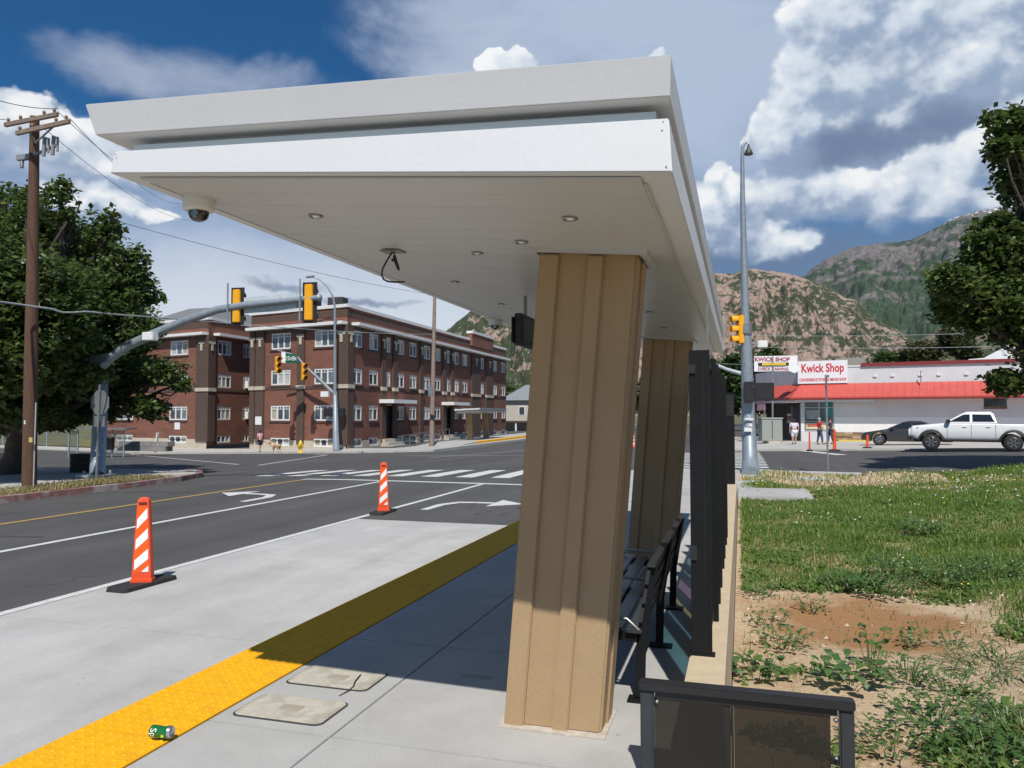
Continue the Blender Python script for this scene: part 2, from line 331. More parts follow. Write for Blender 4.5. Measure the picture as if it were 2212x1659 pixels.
dry_grass = mat('ground_soil', (.13, .125, .06), .95, var=.3, vscale=.6, col2=(.10, .12, .04), c2scale=.08)
gx = [-9000, -5000, -2500, -1200, -600, -350, -220] + fr(-140, 90, 46) + [150, 250, 450, 900, 2000, 5000, 9000]
gy = [-3000, -1000, -300, -100] + fr(-30, 220, 50) + [300, 450, 700, 1200, 2500, 5000, 9000]
tag(sheet('ground', gx, gy, lambda x, y: G(max(-140, min(90, x)), max(-30, min(220, y)))-.30, dry_grass), kind='structure')
road = sheet('road', fr(-95, 44, 70), fr(-24, 150, 87), G, asphalt); tag(road, 'dark grey asphalt of the street and the crossing', 'road', kind='structure')
# --- bus lane slabs and platform slabs
pad = thing('bus_lane', (0, 0, 0), 'pale concrete bus lane along the platform', 'bus lane', kind='structure')
for y0, y1 in ((-8.9, -5.2), (-5.2, -1.5), (-1.5, 2.2), (2.2, 5.9), (5.9, 9.6), (9.6, 13.3)):
    MB().box(-7.02, y0+.006, -.6, -3.372, y1-.006, -.322).build('concrete_slab', conc_pad, pad, .004)
plat = thing('platform', (0, 0, 0), 'grey concrete station platform with scored joints', 'platform', kind='structure')
MB().box(-3.366, -9, -.6, -2.806, 16.4, -.012).build('platform_edge', conc_plat, plat)
MB().box(-2.80, -9, -.6, -.10, 16.4, -.02).build('slab_bed', mat('joint_dark', (.12, .12, .115), .9), plat)
ys = [-9, -6, -2.8, -1.2, .4, 2.0, 3.6, 5.2, 6.8, 8.4, 10, 11.6, 13.2, 14.8, 16.4]
for i in range(len(ys)-1):
    for x0, x1 in ((-2.802, -2.05), (-2.05, -.095)):
        MB().box(x0+.004, ys[i]+.004, -.03, x1-.004, ys[i+1]-.004, 0).build('concrete_slab', conc_plat, plat, .003)
# tactile tiles
tac = thing('tactile_paving', (0, 0, 0), 'yellow strip of domed warning tiles along the platform edge', 'tactile paving', kind='structure')
mb = MB(); mb.box(0, 0, -.012, .559, .603, .004)
for i in range(9):
    for j in range(10):
        mb.lathe([(.0125, .004), (.0105, .0075), (.006, .009)], 8, (.031+i*.062, .03+j*.0603, 0), smooth=True)
tile_me = mb.mesh('tile', tact_y)
for k in range(-8, 27):
    o = link('tile', tile_me, tac); o.location = (-3.366, .3+k*.607, .0)
# sidewalks round the crossing
walk = thing('sidewalk', (0, 0, 0), 'concrete pavement from the platform end to the street corner', 'sidewalk', kind='structure')
def zramp(X, Y): t = sstep(16.4, 22, Y); return 0*(1-t)+(G(X, Y)+.13)*t
slab([(-3.36, 16.41), (-.1, 16.41), (-.1, 22.0), (-3.36, 22.0)], 4, 6, 0, .6, zramp).build('ramp_slab', conc_plat, walk)
slab([(-3.4, 22.01), (.6, 22.01), (.6, 25.6), (-3.4, 26.4)], 4, 4, .13).build('corner_slab', conc_plat, walk)
slab([(.61, 23.0), (3.4, 22.6), (3.4, 24.9), (.61, 25.6)], 4, 4, .13).build('corner_slab', conc_plat, walk)
slab([(3.41, 23.1), (16, 20.2), (16, 21.4), (3.41, 24.3)], 8, 2, .13).build('pavement_slab', conc_old, walk)
MB().box(-.09, 17.9, -.5, 1.5, 19.9, -.13).build('ramp_slab', conc_plat, walk, .02)
slab([(-.2, 20.0), (.3, 20.0), (.4, 22.0), (-.2, 22.0)], 2, 2, .15).build('kerb', conc_plat, walk)
# far side of the crossing
far_walk = thing('sidewalk', (0, 0, 0), 'pale pavement in front of the brick apartment block', 'sidewalk', kind='structure')
slab([(-21.6, 52.5), (-20.5, 150), (-26.5, 150), (-26.5, 51.0)], 3, 40, .14).build('pavement_slab', conc_plat, far_walk)
slab([(-26.51, 50.6), (-26.51, 58), (-60, 66), (-60, 58.4)], 12, 3, .14).build('pavement_slab', conc_old, far_walk)
slab([(-60.01, 58.4), (-60.01, 61.5), (-95, 69.5), (-95, 66.5)], 10, 2, .14).build('pavement_slab', conc_old, far_walk)
shop_walk = thing('sidewalk', (0, 0, 0), 'concrete apron and parking in front of the corner shop', 'sidewalk', kind='structure')
slab([(-1.5, 45.1), (44, 34.9), (44, 64), (-1.5, 73)], 16, 10, .10).build('apron_slab', conc_old, shop_walk)
left_walk = thing('sidewalk', (0, 0, 0), 'shaded pavement on the corner under the big tree', 'sidewalk', kind='structure')
slab([(-19.0, -24), (-18.6, 19.5), (-45, 26.5), (-45, -24)], 10, 18, .14).build('pavement_slab', conc_old, left_walk)
slab([(-18.59, 19.5), (-19.9, 24.5), (-27, 26.4), (-27, 21.7)], 4, 4, .14).build('corner_slab', conc_old, left_walk)
slab([(-27.01, 21.7), (-27.01, 26.4), (-60, 35), (-60, 30)], 8, 4, .14).build('pavement_slab', conc_old, left_walk)
verge_m = mat('verge_grass', (.15, .14, .05), .95, var=.35, vscale=5, bump=.6, bscale=40, col2=(.22, .19, .09), c2scale=2)
tag(patch([(-18.1, -24), (-16.85, 12), (-17.3, 19.8), (-19.2, 20.5)], 4, 30, .15).build('verge', verge_m), 'thin strip of dry grass behind the faded red kerb', 'verge', kind='structure')
kerb_red = mat('kerb_red', (.30, .14, .12), .9, var=.3, vscale=4, col2=(.42, .36, .33), c2scale=1.6)
kb = thing('kerb', (0, 0, 0), 'faded red kerb on the far side of the street', 'kerb', kind='structure')
pts = [(-17.0, -24), (-16.85, 6), (-16.75, 14), (-16.65, 18), (-16.9, 20.3), (-17.6, 22.2), (-18.8, 23.7), (-20.2, 24.7), (-27, 26.7), (-40, 30.1)]
for a, b in zip(pts, pts[1:]):
    n = max(1, int(math.dist(a, b)/3)); d = Vector((b[0]-a[0], b[1]-a[1])).normalized(); nrm = (-d.y*.22, d.x*.22)
    slab([(a[0], a[1]), (b[0]-d.x*.01, b[1]-d.y*.01), (b[0]-d.x*.01+nrm[0], b[1]-d.y*.01+nrm[1]), (a[0]+nrm[0], a[1]+nrm[1])], n, 1, .155, .3).build('kerb_stone', kerb_red, kb)
slab([(-17.45, 21.6), (-18.85, 23.5), (-19.8, 23.0), (-18.6, 20.9)], 3, 2, .16, .1).build('kerb_ramp', conc_old, kb)
# --- painted markings
mk = thing('road_markings', (0, 0, 0), 'white and yellow lines, crossing bars and turn arrows painted on the asphalt', 'road marking', kind='structure')
def line(x0, y0, x1, y1, w, m, name='line_marking'):
    d = Vector((x1-x0, y1-y0)); L = d.length; d.normalize(); nx, ny = -d.y*w/2, d.x*w/2
    patch([(x0+nx, y0+ny), (x1+nx, y1+ny), (x1-nx, y1-ny), (x0-nx, y0-ny)], max(1, int(L/1.5)), 1, .005).build(name, m, mk, fix=False)
line(-7.11, -9, -7.11, 20.9, .13, paint_w); line(-10.33, -9, -10.33, 21.0, .14, paint_w); line(-13.05, -24, -13.05, 21.3, .16, paint_y)
line(-13.2, 21.42, -3.6, 20.85, .26, paint_w, 'stop_line')
for i in range(11): line(-15.65+1.2*i, 23.0 + (.04 if i > 3 else -.06*(4-i)), -15.65+1.2*i, 26.7, .6, paint_w, 'crossing_bar')
for i in range(13):
    y = 27.4+1.28*i; line(-3.0-.0*i, y+.1, .9, y-.4, .62, paint_w, 'crossing_bar')
line(3.2, 44.2, 4.4, 38.0, .5, paint_w, 'crossing_bar')
line(-22.6, 32.6, -27.5, 47.5, .16, paint_w); line(-27.5, 47.6, -29.5, 49.3, .16, paint_w)
line(-24.5, 33.6, -52, 56, .14, paint_w); line(-20.2, 44, -6, 40.8, .12, paint_w)
line(-16.8, 40, -14, 58, .12, paint_w); line(-12, 58, -12.3, 140, .12, paint_y)
def arrow(pts2, ox, oy, flip):
    mb = MB(); vs = [(ox+flip*x, oy+y, G(ox+flip*x, oy+y)+.005) for x, y in pts2]
    mb.add(vs, [tuple(range(len(vs)))]); mb.build('turn_arrow', paint_w, mk, fix=False)
tar = mat('tar_seal', (.028, .028, .029), .6, var=.1)
for pts_ in ([(-15.2, 9.5), (-13.6, 9.7), (-12.2, 9.6), (-10.9, 9.9)], [(-16.2, 16.6), (-14.9, 16.9), (-13.5, 16.8)], [(-20, 29.5), (-16, 29.2), (-12, 29.6), (-8, 29.4)], [(-14, 33), (-13.6, 36), (-13.9, 40)]):
    for a_, b_ in zip(pts_, pts_[1:]): line(*a_, *b_, .035, tar, 'crack_seal')
def arrow_parts(ox, oy, f):
    for q in ([(-.08, -.9), (.10, -.9), (.12, .0), (-.08, .1)], [(-.08, .11), (.12, .01), (.30, .45), (.17, .68)], [(.17, .69), (.30, .46), (.62, .55), (.62, .78)], [(.63, .55), (1.05, .55), (1.05, .78), (.63, .78)]):
        patch([(ox+f*x, oy+y*1.0) for x, y in q], 1, 1, .005).build('turn_arrow', paint_w, mk, fix=False)
    mb = MB(); mb.add([(ox+f*x, oy+y, G(ox, oy)+.005) for x, y in ((1.06, .02), (1.75, .66), (1.06, 1.32))], [(0, 1, 2)]); mb.build('turn_arrow', paint_w, mk, fix=False)
arrow_parts(-6.4, 15.9, 1); arrow_parts(-10.95, 16.1, -1)
# ------------------------------------------------------------------ bus shelter
sh = thing('bus_shelter', (0, 0, 0), 'white two-tier canopy on leaning tan concrete columns over the platform', 'bus shelter')
def zs(X): return 2.4915+.0886*(-.216-X)
def zt(X): return 2.689+.0475*(-.235-X)
def zu(X): return 2.7547+.0499*(-.222-X)
def zv(X): return 2.887+.0478*(-.2145-X)
XL, XR, YF, YB = -2.601, -.216, 2.65, 10.72
low = MB().hexa([(XL, YF, zs(XL)), (XR, YF, zs(XR)), (XR, YB, zs(XR)), (XL, YB, zs(XL))], [(XL+.012, YF+.012, zt(XL)), (XR-.012, YF+.022, zt(XR)), (XR-.012, YB, zt(XR)), (XL+.012, YB, zt(XL))]).build('lower_canopy', white_metal, sh, .004)
up = MB().hexa([(-2.683, YF, zu(-2.683)), (-.222, YF, zu(-.222)), (-.222, 11.3, zu(-.222)), (-2.683, 11.3, zu(-2.683))], [(-2.7115, YF-.032, zv(-2.7115)), (-.2145, YF-.032, zv(-.2145)), (-.2145, 11.3, zv(-.2145)), (-2.7115, 11.3, zv(-2.7115))]).build('upper_canopy', white_metal, sh, .004)
def wedge(x0, x1, y0, y1, f0, f1, name, m):
    MB().hexa([(x0, y0, f0(x0)), (x1, y0, f0(x1)), (x1, y1, f0(x1)), (x0, y1, f0(x0))], [(x0, y0, f1(x0)), (x1, y0, f1(x1)), (x1, y1, f1(x1)), (x0, y1, f1(x0))]).build(name, m, sh)
wedge(-2.48, -.32, YF+.115, 10.58, lambda x: zt(x)-.01, lambda x: zu(x)+.01, 'recess_wall', mat('grey_recess', (.66, .67, .67), .5, var=.04))
wedge(-2.53, -.275, YF+.055, 10.64, lambda x: zt(x)-.01, lambda x: zt(x)+.038, 'flashing', mat('pale_flashing', (.58, .64, .62), .35, var=.03))
pl_y = YF+.05; i = 0
while pl_y < YB-.15:                                                       # soffit boards, each a little lower at its near edge
    y0, y1 = pl_y, pl_y+.2150
    f0 = lambda x, y: zs(x)-.0105-(.007 if y == y0 else 0)
    MB().hexa([(-2.485, y0, zs(-2.485)-.0100), (-.33, y0, zs(-.33)-.0100), (-.33, y1, zs(-.33)-.0090), (-2.485, y1, zs(-2.485)-.0090)],
              [(-2.485, y0, zs(-2.485)-.003), (-.33, y0, zs(-.33)-.003), (-.33, y1, zs(-.33)-.003), (-2.485, y1, zs(-2.485)-.003)]).build('soffit_board', soffit_m, low)
    pl_y += .2145
MB().box(XL+.0, YF+.3, 0, XL+.002, YF+.31, .01)
tr_m = mat('soffit_trim', (.50, .49, .46), .4, var=.02)
for xa, xb in ((-2.487, -2.497), (-.318, -.328)):
    MB().hexa([(xa, YF+.12, zs(xa)-.012), (xb, YF+.12, zs(xb)-.012), (xb, YB-.12, zs(xb)-.012), (xa, YB-.12, zs(xa)-.012)], [(xa, YF+.12, zs(xa)+.01), (xb, YF+.12, zs(xb)+.01), (xb, YB-.12, zs(xb)+.01), (xa, YB-.12, zs(xa)+.01)]).build('soffit_trim', tr_m, low)
for x, z in ((XR-.02, zs(XR)+.02), (XR-.03, zt(XR)-.02), (-.245, zv(-.24)-.025), (-.245, zu(-.24)+.02), (XL+.03, zt(XL)-.02), (-2.66, zv(-2.66)-.025)):
    MB().lathe([(.0035, 0), (.003, -.002), (0, -.003)], 8, (x, YF, z), 'y').build('screw', mat('screw_grey', (.45, .44, .43), .4, .6), sh)
for cx, cy in ((0, 0), (-.03, 4.87)):                                        # the two columns
    zt0 = lambda x: zs(x)-.012
    colm = MB()
    bx0, bx1, tx0, tx1, ya, yb = -1.235+cx, -.715+cx, -1.033+cx, -.508+cx, 4.02+cy, 4.33+cy
    colm.hexa([(bx0, ya, 0), (bx1, ya, 0), (bx1, yb, 0), (bx0, yb, 0)], [(tx0, ya, zt0(tx0)), (tx1, ya, zt0(tx1)), (tx1, yb, zt0(tx1)), (tx0, yb, zt0(tx0))])
    c_ = colm.build('column', tan_conc, sh, .012)
    for s0, s1 in ((0, .205), (.50, .665)):
        for yA, yB in ((ya-.024, ya+.01), (yb-.01, yb+.024)):
            l = lambda s, a, b: a+(b-a)*s
            xb0, xb1, xt0, xt1 = l(s0, bx0, bx1)-.001*(s0 == 0), l(s1, bx0, bx1), l(s0, tx0, tx1)-.001*(s0 == 0), l(s1, tx0, tx1)
            MB().hexa([(xb0, yA, 0), (xb1, yA, 0), (xb1, yB, 0), (xb0, yB, 0)], [(xt0, yA, zt0(xt0)-.02), (xt1, yA, zt0(xt1)-.02), (xt1, yB, zt0(xt1)-.02), (xt0, yB, zt0(xt0)-.02)]).build('rib', tan_conc, c_, .006)
    MB().hexa([(bx1-.004, ya+.14, 0), (bx1+.012, ya+.14, 0), (bx1+.012, yb-.02, 0), (bx1-.004, yb-.02, 0)], [(tx1-.004, ya+.14, zt0(tx1)-.02), (tx1+.012, ya+.14, zt0(tx1)-.02), (tx1+.012, yb-.02, zt0(tx1)-.02), (tx1-.004, yb-.02, zt0(tx1)-.02)]).build('rib', tan_conc, c_, .004)
    fx0, fx1, fy0, fy1 = tx0-.055, tx1+.055, ya-.075, yb+.075; w = .035
    fr_ = MB()
    for (a0, b0, a1, b1) in ((fx0, fy0, fx1, fy0+w), (fx0, fy1-w, fx1, fy1), (fx0, fy0+w, fx0+w, fy1-w), (fx1-w, fy0+w, fx1, fy1-w)):
        fr_.hexa([(a0, b0, zs(a0)-.03), (a1, b0, zs(a1)-.03), (a1, b1, zs(a1)-.03), (a0, b1, zs(a0)-.03)], [(a0, b0, zs(a0)-.001), (a1, b0, zs(a1)-.001), (a1, b1, zs(a1)-.001), (a0, b1, zs(a0)-.001)])
    fr_.build('ceiling_collar', soffit_m, c_)
    MB().prism([(bx0-.03, ya-.06), (bx1+.03, ya-.06), (bx1+.03, yb+.05), (bx0-.03, yb+.05)], .001, .008).build('grout_base', mat('grout', (.50, .45, .38), .9, var=.2, vscale=20), c_)
steel_r = mat('ring_steel', (.30, .30, .28), .3, .7)
for x, y in ((-1.99, 3.31), (-.71, 3.28), (-1.08, 3.80), (-1.44, 4.14), (-2.01, 5.28), (-2.02, 6.46), (-.72, 5.1), (-.73, 6.51), (-.73, 7.73), (-2.02, 7.9), (-2.02, 9.6), (-.73, 9.7)):
    z = zs(x)-.012; d = MB().lathe([(.036, -.002), (.034, -.007), (.024, -.006), (.021, .004)], 20, (x, y, z)).build('downlight', steel_r, low)
    MB().lathe([(.021, -.001), (.012, -.008), (0, -.010)], 14, (x, y, z)).build('lens', mat('lamp_lens', (.85, .85, .82), .15, var=0), d)
# devices hanging from the canopy
for (x, y), lab in (((-2.44, 3.02), 'white dome security camera at the near corner of the canopy'), ((-2.53, 7.86), 'white dome security camera near the far end of the canopy')):
    t = thing('security_camera', (x, y, zs(x)-.012), lab, 'security camera', 'dome cameras under the canopy')
    MB().lathe([(.071, 0.008), (.071, -.048), (.066, -.056), (.048, -.060)], 28).build('housing', mat('camera_white', (.66, .66, .62), .4, var=.02), t)
    MB().lathe([(.047, -.057), (.046, -.075), (.040, -.090), (.029, -.100), (.014, -.106), (0, -.107)], 24).build('dome', mat('smoked_dome', (.012, .012, .014), .06, var=0, spec=.9), t)
    MB().lathe([(.018, 0), (.018, .012), (.012, .016)], 14, (.012, -.046, -.078), 'y').build('lens_ring', steel_r, t)
t = thing('junction_plate', (-1.97, 4.14, zs(-1.97)-.016), 'square steel ceiling plate with a loose black cable and plug hanging down', 'cable')
MB().box(-.062, -.05, -.006, .062, .05, 0).build('cover_plate', mat('plate_bronze', (.20, .17, .12), .4, .5), t)
MB().tube([(.0, 0, 0), (-.035, .0, -.05), (-.065, .0, -.10), (-.072, .0, -.135), (-.06, .0, -.165), (-.03, .0, -.180), (.02, 0, -.186), (.075, 0, -.187)], .0055, 8).build('cable', black_p, t)
MB().tube([(.005, 0, 0), (.012, 0, -.03)], .004, 6).tube([(.010, 0, -.028), (.014, 0, -.05), (.036, 0, -.105), (.041, 0, -.118)], [.010, .012, .009, .005], 8).box(-.006, -.006, -.062, .012, .006, -.046).build('plug', black_p, t)
t = thing('display_screen', (-1.65, 6.2, 2.2), 'black information screen hung from the canopy on a thin rod', 'screen')
MB().box(-.03, -.49, .0, .03, .49, .25).build('casing', black_p, t, .006)
MB().box(.0305, -.46, .03, .0335, .46, .225).build('screen_glass', mat('screen_black', (.012, .013, .016), .12, var=0), t)
MB().box(-.045, -.52, .02, -.031, -.38, .22).build('back_plate', black_m, t)
MB().bar((0, -.28, .24), (0, -.28, .41), .022, .022).build('hanger_rod', mat('rod_grey', (.25, .25, .24), .4, .5), t)
# ------------------------------------------------------------------ low wall, fin screen, bench, end panel
wl = thing('seat_wall', (-.19, 3.72, 0), 'long low cream concrete wall between platform and grass lot', 'wall')
L = 12.0; cuts = [0, 3.0, 5.4, 7.8, 10.2, L]
for a, b in zip(cuts, cuts[1:]):
    MB().hexa([(-.097, a+.004, -.7), (.108, a+.004, -.7), (.108, b-.004, -.7), (-.097, b-.004, -.7)], [(-.095, a+.004, .34), (.097, a+.004, .34), (.097, b-.004, .34), (-.095, b-.004, .34)]).build('wall_block', cream_conc, wl, .008)
fs = thing('fin_screen', (-.19, 4.41, .34), 'row of tall black steel fins with coloured glass standing on the cream wall', 'screen')
fin_y = [0, .74, 1.22, 1.75, 2.50, 2.99, 3.76, 4.25]
for i, y in enumerate(fin_y):
    x0, x1 = (-.085, .025) if i == 0 else (-.075, .04)
    f = MB().box(x0, y-.022, .0, x1, y+.022, 1.68).build('fin', black_m, fs, .003)
    if i == 0:
        MB().box(-.012, y-.026, .02, -.006, y-.0215, 1.66).build('groove', mat('groove_black', (.006, .006, .006), .8, var=0), f)
        MB().box(-.083, y-.034, 1.55, -.05, y-.023, 1.6).build('hinge', black_p, f); MB().box(-.083, y-.034, .52, -.05, y-.023, .60).build('hinge', black_p, f)
        MB().box(-.095, y-.03, -.001, .04, y+.03, .012).build('foot_plate', black_m, f)
tints = [(.42, .66, .72), (.40, .60, .74), (.70, .68, .48), (.60, .46, .62), (.42, .66, .62)]
for i in range(len(fin_y)-1):
    MB().box(-.004, fin_y[i]+.024, .10, .004, fin_y[i+1]-.024, 1.60).build('glass_pane', glassy('art_glass_%d' % (i % 5), tints[i % 5], .30), fs)
    MB().box(-.012, fin_y[i]+.023, .06, .012, fin_y[i+1]-.023, .098).build('rail', black_m, fs); MB().box(-.012, fin_y[i]+.023, 1.602, .012, fin_y[i+1]-.023, 1.64).build('rail', black_m, fs)
MB().bar((-.03, 1.2, 1.64), (-.03, 1.2, 2.12), .018, .018).build('hanger_rod', mat('rod_grey', (.25, .25, .24), .4, .5), fs)
t = thing('notice_panel', (-.22, 15.3, .34), 'flat black notice panel standing beyond the last fin of the screen', 'panel')
MB().box(-.10, -.03, 0, .10, .03, 1.74).build('panel_board', black_m, t, .004)
MB().box(-.085, -.036, 1.3, .085, -.031, 1.7).build('notice_face', black_p, t)
for z in (.5, 1.25): MB().lathe([(.008, 0), (.006, -.006), (0, -.007)], 8, (-.09, -.03, z), 'y').build('bolt', steel_r, t)
bn = thing('bench', (-.55, 4.56, 0), 'black steel slatted bench facing the street between the columns', 'bench')
slat_m = mat('bench_slat', (.035, .036, .038), .3, var=.1, spec=.6)
for y in (0, 1.1, 2.22):
    f = MB()
    for a, b in (((-.03, y, .02), (-.02, y, .36)), ((-.02, y, .355), (.05, y, .78)), ((-.03, y, .36), (-.50, y, .40)), ((-.46, y, .02), (-.44, y, .40))): f.bar(a, b, .02, .055, 0, (1, 0, 0))
    f.build('end_frame', black_m, bn, .003)
    MB().box(-.10, y-.05, .001, .06, y+.05, .014).build('foot', black_m, bn); MB().box(-.53, y-.05, .001, -.38, y+.05, .014).build('foot', black_m, bn)
    MB().tube([(-.02, y-.02, .40), (-.10, y-.02, .47), (-.42, y-.02, .49), (-.46, y-.02, .42)], .011, 8).build('armrest', steel_r, bn)
for i, x in enumerate((-.06, -.17, -.28, -.39, -.50)): MB().box(x-.045, -.04, .393+.008*i, x+.045, 2.26, .415+.008*i).build('seat_slat', slat_m, bn, .004)
for i, z in enumerate((.50, .61, .72)):
    x = -.02+(z-.36)*.166; MB().hexa([(x-.035, -.04, z-.04), (x-.015, -.04, z-.045), (x-.015, 2.26, z-.045), (x-.035, 2.26, z-.04)], [(x-.02, -.04, z+.045), (x, -.04, z+.04), (x, 2.26, z+.04), (x-.02, 2.26, z+.045)]).build('back_slat', slat_m, bn, .004)
MB().bar((.045, -.05, .79), (.045, 2.27, .79), .05, .02).build('top_rail', slat_m, bn, .004)
t = thing('smoked_panel', (0, 3.6, 0), 'black framed smoked glass panel standing across the near end of the cream wall', 'panel')
fm = mat('frame_black', (.03, .035, .042), .32, var=.25, vscale=8, spec=.6)
MB().box(-.455, -.028, -.30, -.395, .028, .405).build('post', fm, t, .008)
MB().box(.385, -.028, -.30, .445, .028, .405).build('post', fm, t, .008)
MB().box(-.46, -.035, .406, .45, .035, .447).build('top_rail', black_p, t, .006)
MB().box(-.39, -.012, .375, .38, .012, .4055).build('glazing_bar', black_p, t); MB().box(-.39, -.012, -.28, .38, .012, -.25).build('glazing_bar', black_p, t)
MB().box(-.058, -.014, -.25, -.046, .014, .375).build('glazing_bar', black_p, t, .003)
sm = glassy('smoked_glass', (.30, .285, .26), .28, .08)
MB().box(-.392, -.004, -.25, -.059, .004, .374).build('glass_pane', sm, t)
MB().box(-.045, -.004, -.25, .352, .004, .374).build('glass_pane', sm, t)
for x, z in ((-.38, .36), (.372, .36), (-.38, .03), (.372, .2)): MB().lathe([(.010, 0), (.008, -.012), (0, -.014)], 10, (x, -.012, z), 'y').build('bolt', steel_r, t)
MB().box(.352, -.012, .17, .385, .012, .20).build('clip', black_p, t)
# ------------------------------------------------------------------ small things on the platform
cov_m = mat('cover_composite', (.50, .465, .38), .8, var=.14, vscale=9, bump=.3, bscale=120, col2=(.40, .37, .30), c2scale=6)
def rrect(w, h, r, n=5):
    p = []
    for cx, cy, a0 in ((w-r, h-r, 0), (-w+r, h-r, 90), (-w+r, -h+r, 180), (w-r, -h+r, 270)):
        for k in range(n+1): a = R(a0+90*k/n); p.append((cx+r*math.cos(a), cy+r*math.sin(a)))
    return p
for (x, y), lab in (((-2.45, 3.87), 'cream access cover nearest the camera on the platform'), ((-2.455, 4.40), 'cream access cover with a twig lying across its edge')):
    t = thing('access_cover', (x, y, 0), lab, 'access cover', 'utility covers set in the platform')
    MB().prism(rrect(.282, .175, .05), .0005, .004).build('rim', mat('cover_gap', (.05, .05, .045), .9), t)
    MB().prism(rrect(.272, .165, .045), .004, .0085).build('lid', cov_m, t, .002)
    r_ = MB()
    for a, b in (((-.255, -.148), (.255, -.148)), ((-.255, .148), (.255, .148)), ((-.255, -.146), (-.255, .146)), ((.255, -.146), (.255, .146))): r_.bar((*a, .0095), (*b, .0095), .010, .003)
    r_.build('lid_ridge', cov_m, t)
    MB().prism(rrect(.065, .038, .006), .0086, .0105).build('pull_slot', mat('slot_tan', (.36, .32, .25), .85, var=.1), t)
tag(MB().tube([(-2.33, 4.47, .016), (-2.315, 4.40, .017), (-2.30, 4.33, .015), (-2.27, 4.26, .016), (-2.275, 4.21, .007), (-2.29, 4.12, .005)], [.0025, .004, .0045, .004, .0035, .002], 6).build('twig', mat('twig', (.05, .035, .022), .9)), 'thin dark twig across the edge of an access cover', 'twig')
tag(MB().prism([(-.10, -.022), (-.03, -.03), (.06, -.026), (.10, -.008), (.09, .02), (.0, .028), (-.08, .016)], 0, .004).build('paper_scrap', mat('scrap', (.35, .33, .28), .9)), 'flat pale scrap of litter in the canopy shade', 'litter').location = (-1.62, 4.68, .001)
t = thing('drink_can', (-2.85, 3.315, .046), 'crushed green soft drink can lying on the yellow tiles', 'drink can', rz=R(8))
can_g = mat('can_green', (.02, .19, .045), .25, .3, var=.1, vscale=30, spec=.7); alu = mat('aluminium', (.62, .62, .63), .25, .9, var=.1)
mb = MB().lathe([(.026, -.058), (.031, -.054), (.0325, -.044), (.0315, -.01), (.030, .012), (.0325, .034), (.0325, .044)], 28, axis='x')
mb.v = [(x, y, z*(.94 if z > 0 else 1)-(.004*math.exp(-((x-.005)/.02)**2) if z > 0 else 0)) for x, y, z in mb.v]; mb.build('can_body', can_g, t)
MB().lathe([(.0322, .0442), (.029, .054), (.0265, .058), (.0255, .0585), (.0245, .055), (0, .0545)], 28, axis='x').build('can_end', alu, t)
MB().box(.055, -.008, -.002, .0565, .010, .006).build('pull_tab', alu, t)
lt = text_mb('Sprite', .046, 0.0); vv = []
for x, y, z in lt.v:                                                        # lettering wrapped round the can
    a = R(-48) - x/.033; vv.append((-.030+y*1.05, -.0334*math.cos(a)*1.0 if False else .0334*math.cos(a+math.pi), .0334*math.sin(a)))
lt.v = vv; lt.build('lettering', white_r, t, fix=False)
MB().box(.015, -.031, -.016, .030, -.0335, -.004).build('print_mark', mat('lime', (.45, .62, .12), .3), t)
# ------------------------------------------------------------------ traffic channelisers
def channelizer(loc, rz, label):
    t = thing('traffic_channelizer', loc, label, 'channelizer', 'orange striped channelizers on the bus lane', rz)
    b = rrect(.41, .175, .05, 3); ca, sa = math.cos(R(64)), math.sin(R(64)); b = [(x*ca-y*(1-.15*abs(x)/.41)*sa, x*sa+y*(1-.15*abs(x)/.41)*ca) for x, y in b]
    MB().hexa([(x, y, 0) for x, y in b], [(x*.97, y*.97, .045) for x, y in b]).build('rubber_base', rubber, t)
    prof = []
    mb = MB(); rings = []
    for z, w, d in ((.035, .165, .12), (.08, .165, .12), (.085, .15, .105), (.95, .09, .075), (.985, .085, .07), (1.01, .065, .06), (1.02, .03, .04)):
        rings.append([(x, y, z) for x, y in ((-w, -d), (w, -d), (w, d), (-w, d))])
    rings = [[(x*.72, y*.62, z) for x, y, z in r] for r in rings]
    vs = [p for r in rings for p in r]; n = len(rings)
    mb.add(vs, [(i*4+k, i*4+(k+1) % 4, (i+1)*4+(k+1) % 4, (i+1)*4+k) for i in range(n-1) for k in range(4)] + [(3, 2, 1, 0), tuple(range(4*n-4, 4*n))])
    body = mb.build('panel_body', orange_p, t, .008)
    def fx(s, z): w = (.15+(.09-.15)*(z-.085)/(.95-.085))*.72*.80; return s*w
    def fy(z): return -(.105+(.075-.105)*(z-.085)/(.95-.085))*.62-.003
    for sgn, nm in ((1, 'front'), (-1, 'back')):
        q = [(-1, .16), (1, .16), (1, .92), (-1, .92)]
        MB().add([(fx(s, z), sgn*fy(z), z) for s, z in q], [(0, 1, 2, 3)]).build('orange_sheeting', orange_r, body, fix=False)
        for k in range(4):
            z0 = .90-.235*k; h = .115; sl = .13
            p = [(-1, z0-sl-h), (1, z0-h+.0), (1, z0), (-1, z0-sl)]
            p = [(s, max(.165, z)) for s, z in p]
            if k == 3: p = [(.0, .166), (1, .166), (1, .235)]
            MB().add([(fx(s, z)*.97, sgn*(fy(z)-.002), z) for s, z in p], [tuple(range(len(p)))]).build('white_stripe', white_r, body, fix=False)
    MB().box(-.045, -.058, .945, .045, .058, .965).build('handle_slot', mat('slot_dark', (.12, .02, .01), .7), body)
    return t
channelizer((-6.70, 7.44, -.322), R(24), 'orange and white striped channelizer on the near bus lane slab')
channelizer((-6.98, 14.30, -.325), R(30), 'orange and white striped channelizer by the end of the concrete bus lane')
